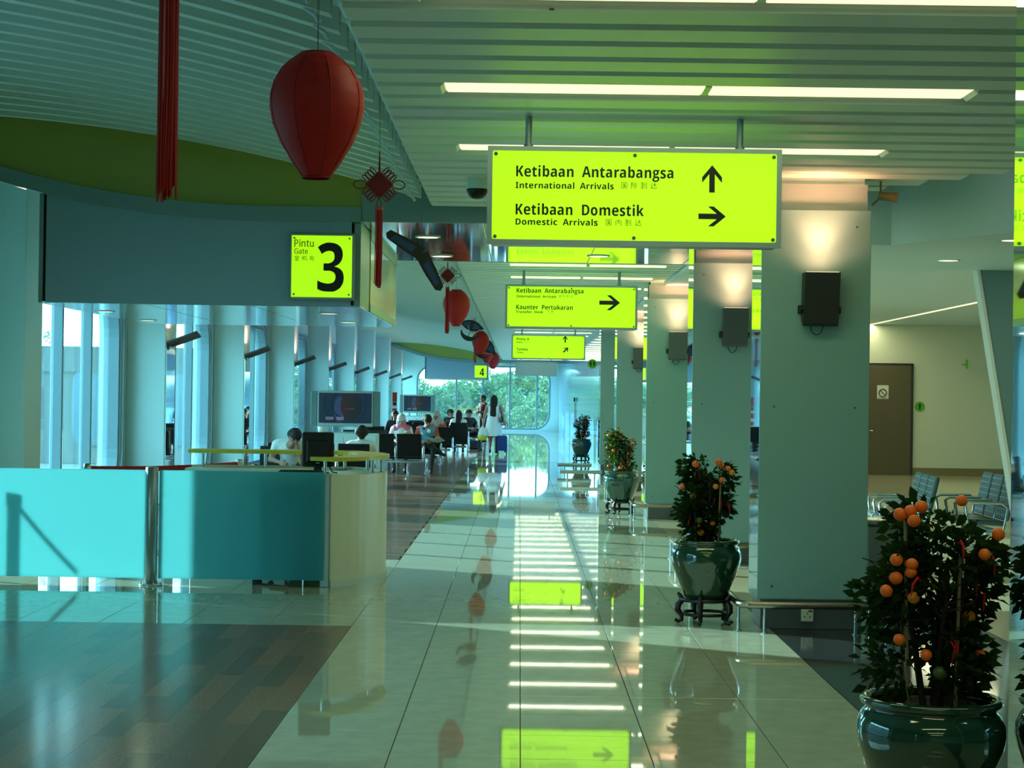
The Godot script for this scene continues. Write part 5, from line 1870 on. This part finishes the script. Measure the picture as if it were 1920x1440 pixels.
func hand_caps(wrist: Vector3, dir: Vector3, palm_n: Vector3, thumb_side: float, col: Color, curl: float) -> Array:
	var d := dir.normalized()
	var n := (palm_n - d * palm_n.dot(d)).normalized()
	var s := d.cross(n) * thumb_side
	var out := []
	var k0 := wrist + d * 0.03
	out.append([wrist, k0, 0.026, 0.024, col])
	for k in 4:
		var off := (k - 1.5) * 0.019
		var base := wrist + d * 0.085 - s * off
		out.append([k0 - s * off * 0.6, base, 0.016, 0.012, col])
		var len_: float = [0.068, 0.076, 0.072, 0.055][k]
		var m1 := base + (d * cos(curl * 0.6) + n * sin(curl * 0.6)) * len_ * 0.5
		var m2 := m1 + (d * cos(curl * 1.6) + n * sin(curl * 1.6)) * len_ * 0.5
		out.append([base, m1, 0.010, 0.009, col])
		out.append([m1, m2, 0.009, 0.0075, col])
	var tb := wrist + d * 0.035 + s * 0.022
	var t1 := tb + (d * 0.7 + s * 0.7 + n * 0.2).normalized() * 0.035
	out.append([tb, t1, 0.013, 0.011, col])
	out.append([t1, t1 + (d * 0.9 + s * 0.2 + n * 0.4).normalized() * 0.03, 0.011, 0.009, col])
	return out


func person(s: Dictionary) -> Node3D:
	var o := thing("person", s.label, "person", s.at, s.get("turn", 0.0), "people in the departure lounge")
	var sit: bool = s.get("sit", false)
	var lean: float = s.get("lean", 0.0)
	var skin: Color = Color(0.36, 0.19, 0.12) * float(s.get("tone", 1.0))
	skin.a = 1.0
	var top: Color = s.top
	var leg: Color = s.leg
	var sleeve: Color = s.get("sleeve", top)
	var fore: Color = s.get("fore", skin)
	var shoe: Color = s.get("shoe", Color(0.01, 0.01, 0.012))
	var J := {}
	if sit:
		J = {"pelvis": Vector3(0, 0.57, -0.08), "waist": Vector3(0, 0.72, -0.10 + lean * 0.2), "chest": Vector3(0, 0.93, -0.10 + lean * 0.5), "neck": Vector3(0, 1.07, -0.09 + lean * 0.8), "head": Vector3(0, 1.10, -0.07 + lean),
			"hipL": Vector3(-0.10, 0.53, -0.06), "hipR": Vector3(0.10, 0.53, -0.06), "kneeL": Vector3(-0.13, 0.53, 0.36), "kneeR": Vector3(0.13, 0.53, 0.36), "ankL": Vector3(-0.12, 0.09, 0.38), "ankR": Vector3(0.12, 0.09, 0.38),
			"shL": Vector3(-0.18, 1.00, -0.10 + lean * 0.6), "shR": Vector3(0.18, 1.00, -0.10 + lean * 0.6), "elL": Vector3(-0.24, 0.74, 0.0 + lean * 0.3), "elR": Vector3(0.24, 0.74, 0.0 + lean * 0.3), "wrL": Vector3(-0.10, 0.68, 0.22), "wrR": Vector3(0.10, 0.68, 0.22)}
	else:
		J = {"pelvis": Vector3(0, 0.95, 0), "waist": Vector3(0, 1.10, 0.01), "chest": Vector3(0, 1.30, 0), "neck": Vector3(0, 1.44, 0), "head": Vector3(0, 1.47, 0.015),
			"hipL": Vector3(-0.09, 0.92, 0), "hipR": Vector3(0.09, 0.92, 0), "kneeL": Vector3(-0.10, 0.50, 0.02), "kneeR": Vector3(0.10, 0.50, 0.02), "ankL": Vector3(-0.10, 0.09, -0.03), "ankR": Vector3(0.10, 0.09, -0.03),
			"shL": Vector3(-0.18, 1.38, 0), "shR": Vector3(0.18, 1.38, 0), "elL": Vector3(-0.25, 1.10, -0.03), "elR": Vector3(0.25, 1.10, -0.03), "wrL": Vector3(-0.26, 0.86, 0.05), "wrR": Vector3(0.26, 0.86, 0.05)}
	for k in s.get("joints", {}):
		J[k] = s.joints[k]
	if sit:                                                      # everyone slouches a little
		var slump: float = s.get("slump", 0.15)
		for k in ["waist", "chest", "neck", "head", "shL", "shR", "elL", "elR"]:
			J[k] = Vector3(J[k].x, J[k].y - slump * maxf(J[k].y - 0.57, 0.0), J[k].z)
	var g: float = s.get("girth", 1.0)
	var caps := [
		[J.pelvis + Vector3(-0.05, 0, 0), J.pelvis + Vector3(0.05, 0, 0), 0.125 * g, 0.125 * g, leg], [J.pelvis, J.waist, 0.13 * g, 0.12 * g, top], [J.waist, J.chest, 0.12 * g, 0.13 * g, top],
		[J.shL * 0.85 + J.shR * 0.15, J.shR * 0.85 + J.shL * 0.15, 0.075, 0.075, top], [J.chest + Vector3(-0.06, 0, 0), J.chest + Vector3(0.06, 0, 0), 0.115 * g, 0.115 * g, top], [J.neck, J.head + Vector3(0, 0.05, 0), 0.052, 0.05, skin]]
	for e in ["L", "R"]:
		var sg := -1.0 if e == "L" else 1.0
		caps.append([J["hip" + e], J["knee" + e], 0.088, 0.06, leg])
		caps.append([J["knee" + e], J["ank" + e], 0.058, 0.038, s.get("shin", leg)])
		var toe: Vector3 = J["ank" + e] + s.get("toe" + e, Vector3(0.01 * sg, -0.05, 0.15))
		caps.append([J["ank" + e] + Vector3(0, -0.045, -0.03), toe, 0.042, 0.034, shoe])
		caps.append([J["sh" + e], J["sh" + e].lerp(J["el" + e], 0.6), 0.056, 0.048, sleeve])
		caps.append([J["sh" + e].lerp(J["el" + e], 0.6), J["el" + e], 0.045, 0.040, fore])
		caps.append([J["el" + e], J["wr" + e], 0.039, 0.027, fore])
	var st := SurfaceTool.new()
	st.begin(Mesh.PRIMITIVE_TRIANGLES)
	st.set_smooth_group(0)
	net(st, caps, 0.017, 0.03)
	# head
	var hb := Basis.from_euler(Vector3(s.get("nod", 0.0), s.get("look", 0.0), s.get("tilt", 0.0)))
	var H := func(v: Vector3) -> Vector3: return J.head + hb * v
	var dark := Color(0.02, 0.015, 0.012)
	var lip := Color(0.25, 0.09, 0.07)
	net(st, [[H.call(Vector3(0, 0.125, -0.02)), H.call(Vector3(0, 0.125, 0.01)), 0.082, 0.080, skin], [H.call(Vector3(0, 0.09, 0.02)), H.call(Vector3(0, 0.035, 0.048)), 0.066, 0.040, skin],
		[H.call(Vector3(0, 0.105, 0.088)), H.call(Vector3(0, 0.075, 0.105)), 0.010, 0.014, skin], [H.call(Vector3(-0.082, 0.09, -0.01)), H.call(Vector3(-0.082, 0.11, -0.012)), 0.014, 0.017, skin], [H.call(Vector3(0.082, 0.09, -0.01)), H.call(Vector3(0.082, 0.11, -0.012)), 0.014, 0.017, skin],
		[H.call(Vector3(-0.034, 0.112, 0.078)), H.call(Vector3(-0.026, 0.112, 0.079)), 0.011, 0.011, dark], [H.call(Vector3(0.034, 0.112, 0.078)), H.call(Vector3(0.026, 0.112, 0.079)), 0.011, 0.011, dark], [H.call(Vector3(-0.018, 0.045, 0.079)), H.call(Vector3(0.018, 0.045, 0.079)), 0.011, 0.011, lip],
		[H.call(Vector3(0, -0.02, 0.0)), H.call(Vector3(0, 0.05, -0.005)), 0.050, 0.05, skin]], 0.009, 0.014)
	# hands
	for e in ["L", "R"]:
		var sg := 1.0 if e == "L" else -1.0
		var dir: Vector3 = s.get("hand" + e, J["wr" + e] - J["el" + e])
		net(st, hand_caps(J["wr" + e], dir, s.get("palm" + e, Vector3(sg, -0.4, 0.2)), 1.0 if e == "L" else -1.0, skin, s.get("curl", 0.7)), 0.006, 0.008)
	st.generate_normals()
	part(o, "body", st.commit(), M.skin_cloth)
	# hair or headscarf
	var hc: Color = s.get("hair", Color(0.012, 0.010, 0.010))
	var kind: String = s.get("style", "short")
	if kind == "short":
		blob(o, "hair", [[H.call(Vector3(0, 0.150, -0.035)), H.call(Vector3(0, 0.155, 0.015)), 0.093, 0.084, hc], [H.call(Vector3(-0.05, 0.13, -0.045)), H.call(Vector3(0.05, 0.13, -0.045)), 0.058, 0.058, hc], [H.call(Vector3(0, 0.07, -0.06)), H.call(Vector3(0, 0.12, -0.06)), 0.056, 0.068, hc]], 0.011, 0.03, M.skin_cloth)
	elif kind == "long":
		var drop: float = s.get("hair_len", 0.3)
		blob(o, "hair", [[H.call(Vector3(0, 0.150, -0.03)), H.call(Vector3(0, 0.155, 0.01)), 0.088, 0.078, hc], [H.call(Vector3(-0.05, 0.11, -0.04)), H.call(Vector3(-0.055, -0.02, -0.055)), 0.055, 0.05, hc], [H.call(Vector3(0.05, 0.11, -0.04)), H.call(Vector3(0.055, -0.02, -0.055)), 0.055, 0.05, hc], [H.call(Vector3(-0.03, 0.10, -0.06)), J.neck + Vector3(-0.02, 0.10 - drop, -0.11), 0.075, 0.055, hc], [H.call(Vector3(0.03, 0.10, -0.06)), J.neck + Vector3(0.05, 0.12 - drop, -0.11), 0.075, 0.055, hc]], 0.012, 0.03, M.skin_cloth)
	else:
		var c2: Color = s.get("scarf2", hc)
		var sc := [[H.call(Vector3(0, 0.150, -0.035)), H.call(Vector3(0, 0.16, 0.02)), 0.094, 0.084, hc], [H.call(Vector3(0, 0.08, -0.06)), H.call(Vector3(0, 0.0, -0.05)), 0.085, 0.09, hc], [H.call(Vector3(-0.07, 0.10, 0.01)), H.call(Vector3(-0.055, -0.01, 0.045)), 0.035, 0.05, hc], [H.call(Vector3(0.07, 0.10, 0.01)), H.call(Vector3(0.055, -0.01, 0.045)), 0.035, 0.05, c2],
			[H.call(Vector3(-0.04, -0.02, 0.06)), H.call(Vector3(0.04, -0.02, 0.06)), 0.05, 0.05, c2], [J.neck + Vector3(-0.12, -0.04, 0.02), J.neck + Vector3(0.12, -0.04, 0.02), 0.075, 0.075, c2], [J.neck + Vector3(0, -0.03, 0.05), J.chest + Vector3(0, 0.02, 0.09), 0.08, 0.07, hc]]
		blob(o, "headscarf", sc, 0.012, 0.03, M.skin_cloth)
	return o


func people() -> void:
	var white := Color(0.72, 0.78, 0.76)
	var black := Color(0.012, 0.012, 0.016)
	var navy := Color(0.02, 0.025, 0.045)
	person({"label": "seated person in white shirt, head bowed onto one hand behind the counter", "at": V(-3.27, 0, 26.55), "sit": true, "lean": 0.26, "nod": 0.45, "tilt": -0.25, "look": 0.35, "top": white, "leg": navy,
		"joints": {"head": Vector3(0.07, 1.0, 0.24), "neck": Vector3(0.03, 0.99, 0.16), "elR": Vector3(0.22, 0.70, 0.28), "wrR": Vector3(0.14, 0.96, 0.33)}, "handR": Vector3(-0.1, 1, 0.0), "palmR": Vector3(-1, 0, 0)})
	person({"label": "seated person with black hair in white shirt, seen from behind", "at": V(-2.45, 0, 29.05), "turn": PI, "sit": true, "slump": 0.3, "top": white, "leg": navy, "look": 0.2})
	var w3 := person({"label": "seated woman in pale pink headscarf reading, facing the counter", "at": V(-2.52, 0, 39.9), "sit": true, "lean": 0.08, "nod": 0.35, "top": Color(0.75, 0.78, 0.8), "sleeve": Color(0.75, 0.78, 0.8), "fore": Color(0.75, 0.78, 0.8), "leg": Color(0.05, 0.05, 0.07), "style": "scarf", "hair": Color(0.55, 0.53, 0.55), "scarf2": Color(0.55, 0.14, 0.24), "tone": 1.3})
	book(V(-2.40, 0.80, 39.56), 0.26, "open cream booklet held by the woman in pink headscarf", Vector3(0.7, 0.2, 0.5))
	var m4 := person({"label": "seated man in bright blue and red shirt reading a newspaper", "at": V(-1.97, 0, 39.85), "sit": true, "lean": 0.10, "nod": 0.5, "look": 0.3, "top": Color(0.12, 0.38, 0.55), "sleeve": Color(0.55, 0.06, 0.03), "leg": black,
		"joints": {"kneeL": Vector3(-0.02, 0.60, 0.36), "ankL": Vector3(0.30, 0.48, 0.34), "kneeR": Vector3(0.16, 0.53, 0.36)}, "toeL": Vector3(0.10, -0.08, 0.06)})
	for e in [[Vector3(-0.06, 0.95, 0.12), 0.032, M.belt_red], [Vector3(0.05, 0.90, 0.13), 0.04, M.bag_white], [Vector3(-0.10, 0.84, 0.10), 0.03, M.bag_white]]:
		part(m4, "shirt_print", MB.new().ball(e[0], Vector3(e[1], e[1], 0.012), 10, 6).done(), e[2])
	book(V(-1.78, 0.70, 39.45), 0.36, "folded newspaper held by the man in bright shirt", Vector3(1.2, -0.4, 0.1))
	var w5 := person({"label": "seated person in black beside the banner stand", "at": V(-3.24, 0, 48.6), "sit": true, "top": black, "leg": black, "fore": black, "nod": 0.1, "style": "long", "hair_len": 0.2})
	var w6 := person({"label": "seated woman in peach headscarf and orange top", "at": V(-2.15, 0, 48.6), "sit": true, "nod": 0.25, "look": -0.4, "top": Color(0.62, 0.10, 0.05), "leg": Color(0.2, 0.05, 0.04), "fore": Color(0.62, 0.10, 0.05), "style": "scarf", "hair": Color(0.62, 0.42, 0.33), "tone": 1.3})
	person({"label": "seated person in black top turning aside on far seats", "at": V(-2.10, 0, 57.0), "sit": true, "look": 0.6, "top": black, "leg": black, "sleeve": black, "fore": skin_of(1.2)})
	person({"label": "seated woman with long dark hair and white top, seen from behind", "at": V(-1.76, 0, 54.05), "turn": PI, "sit": true, "top": white, "leg": navy, "style": "long", "hair_len": 0.26})
	person({"label": "seated person with black trousers and crossed legs at the row's end", "at": V(-1.50, 0, 57.0), "sit": true, "turn": 0.5, "top": black, "leg": black, "look": -0.3,
		"joints": {"kneeL": Vector3(0.04, 0.62, 0.40), "ankL": Vector3(0.40, 0.50, 0.46)}, "toeL": Vector3(0.12, -0.06, 0.06)})
	var bp := thing("travel_bag", "dark travel bag on floor beside the crossed legs", "bag", V(-1.38, 0, 58.4))
	bx(bp, "body", Vector3(0, 0.14, 0), Vector3(0.42, 0.28, 0.24), M.dark_grey, 0.05)
	part(bp, "handle", MB.new().tube([Vector3(-0.12, 0.26, 0), Vector3(-0.08, 0.36, 0), Vector3(0.08, 0.36, 0), Vector3(0.12, 0.26, 0)], 0.012, 6).done(), M.black_plastic)
	# standing man in red
	person({"label": "standing man in red shirt and black trousers near gate 4", "at": V(-1.32, 0, 67.5), "turn": -0.9, "top": Color(0.09, 0.004, 0.008), "leg": black, "tone": 0.45,
		"joints": {"elL": Vector3(-0.24, 1.10, 0.02), "wrL": Vector3(-0.04, 1.12, 0.20), "elR": Vector3(0.24, 1.10, 0.02), "wrR": Vector3(0.04, 1.08, 0.22)}})
	# walking woman in white
	var d := 53.7
	var w := person({"label": "woman in white dress walking away with a yellow bag and a suitcase", "at": V(-0.74, 0, d), "turn": PI - 0.05, "top": white, "leg": skin_of(1.25), "sleeve": skin_of(1.25), "shin": skin_of(1.25), "tone": 1.25, "style": "long", "hair_len": 0.42, "girth": 0.86,
		"joints": {"kneeL": Vector3(-0.09, 0.49, 0.10), "ankL": Vector3(-0.09, 0.10, 0.05), "kneeR": Vector3(0.09, 0.48, 0.02), "ankR": Vector3(0.09, 0.12, -0.17), "elR": Vector3(0.26, 1.12, -0.01), "wrR": Vector3(0.30, 0.87, 0.05), "elL": Vector3(-0.25, 1.11, -0.04), "wrL": Vector3(-0.32, 0.88, -0.06)}})
	var dr := MB.new()
	dr.soft(true)
	var prof := [[0.52, 0.215], [0.62, 0.225], [0.75, 0.22], [0.88, 0.20], [1.0, 0.175], [1.10, 0.150], [1.16, 0.150], [1.28, 0.158], [1.36, 0.15], [1.42, 0.09]]
	var n := 36
	for k in prof.size() - 1:
		for j in n:
			var q := []
			for e in [[k, j + 1], [k, j], [k + 1, j], [k + 1, j + 1]]:
				var a: float = TAU * e[1] / n
				var h: float = prof[e[0]][0]
				var fold := 1.0 + 0.06 * sin(a * 9.0) * clampf((1.1 - h) / 0.5, 0.0, 1.0)
				var rr: float = prof[e[0]][1] * fold
				q.append(Vector3(rr * cos(a) * 1.08, h, rr * sin(a) * 0.88))
			dr.quad(q[0], q[1], q[2], q[3])
	part(w, "dress", dr.done(), M.bag_white)
	part(w, "shoulder_strap", MB.new().tube([Vector3(-0.16, 1.40, -0.06), Vector3(-0.20, 1.25, -0.12), Vector3(-0.24, 1.10, -0.12)], 0.008, 6).done(), M.black_plastic)
	part(w, "handbag", MB.new().box(Vector3(-0.24, 1.0, -0.08), Vector3(0.08, 0.2, 0.26), 0.03).done(), M.black_plastic)
	var bag := thing("shopping_bag", "white and yellow plastic shopping bag in the walking woman's hand", "bag", V(-1.06, 0.40, d - 0.06))
	var bm := MB.new()
	bm.lathe([Vector2(0.0, 0.0), Vector2(0.11, 0.0), Vector2(0.14, 0.10), Vector2(0.13, 0.14)], 14)
	part(bag, "yellow_base", bm.done(), M.bag_yellow)
	part(bag, "white_body", MB.new().lathe([Vector2(0.128, 0.14), Vector2(0.125, 0.22), Vector2(0.08, 0.33), Vector2(0.02, 0.40)], 14).done(), M.bag_white)
	part(bag, "handle", MB.new().tube([Vector3(-0.01, 0.38, 0), Vector3(0.0, 0.46, 0.0), Vector3(0.02, 0.38, 0)], 0.006, 6).done(), M.bag_white)
	var sc := thing("rolling_suitcase", "blue rolling suitcase pulled by the walking woman", "suitcase", V(-0.50, 0, d - 0.12), 0.15)
	bx(sc, "shell", Vector3(0, 0.30, 0), Vector3(0.30, 0.48, 0.2), M.case_blue, 0.03)
	bx(sc, "dark_side", Vector3(-0.17, 0.30, 0), Vector3(0.06, 0.44, 0.18), M.black_plastic, 0.02)
	for e in [-1, 1]:
		part(sc, "wheel", MB.new().tube([Vector3(0.12 * e - 0.015, 0.03, 0.08), Vector3(0.12 * e + 0.015, 0.03, 0.08)], 0.03, 12).done(), M.black_plastic)
		part(sc, "handle_rod", MB.new().tube([Vector3(0.08 * e, 0.52, -0.06), Vector3(0.08 * e + 0.02, 0.84, -0.08)], 0.007, 6).done(), M.steel)
	bx(sc, "label_patch", Vector3(-0.02, 0.08, 0.102), Vector3(0.16, 0.06, 0.006), M.bag_white)
	part(sc, "grip", MB.new().tube([Vector3(-0.07, 0.84, -0.08), Vector3(0.11, 0.84, -0.08)], 0.012, 6).done(), M.black_plastic)


func skin_of(t: float) -> Color:
	return Color(0.36 * t, 0.19 * t, 0.12 * t)


func book(at: Vector3, w: float, label: String, rot: Vector3) -> void:
	var o := thing("reading_matter", label, "paper", at)
	o.rotation = rot
	for s in [-1.0, 1.0]:
		part(o, "leaf_half", MB.new().box(Vector3(s * w / 4, 0, 0), Vector3(w / 2, w * 0.65, 0.006), 0.001).done(), M.paper, Vector3.ZERO, Vector3(0, s * 0.25, 0))
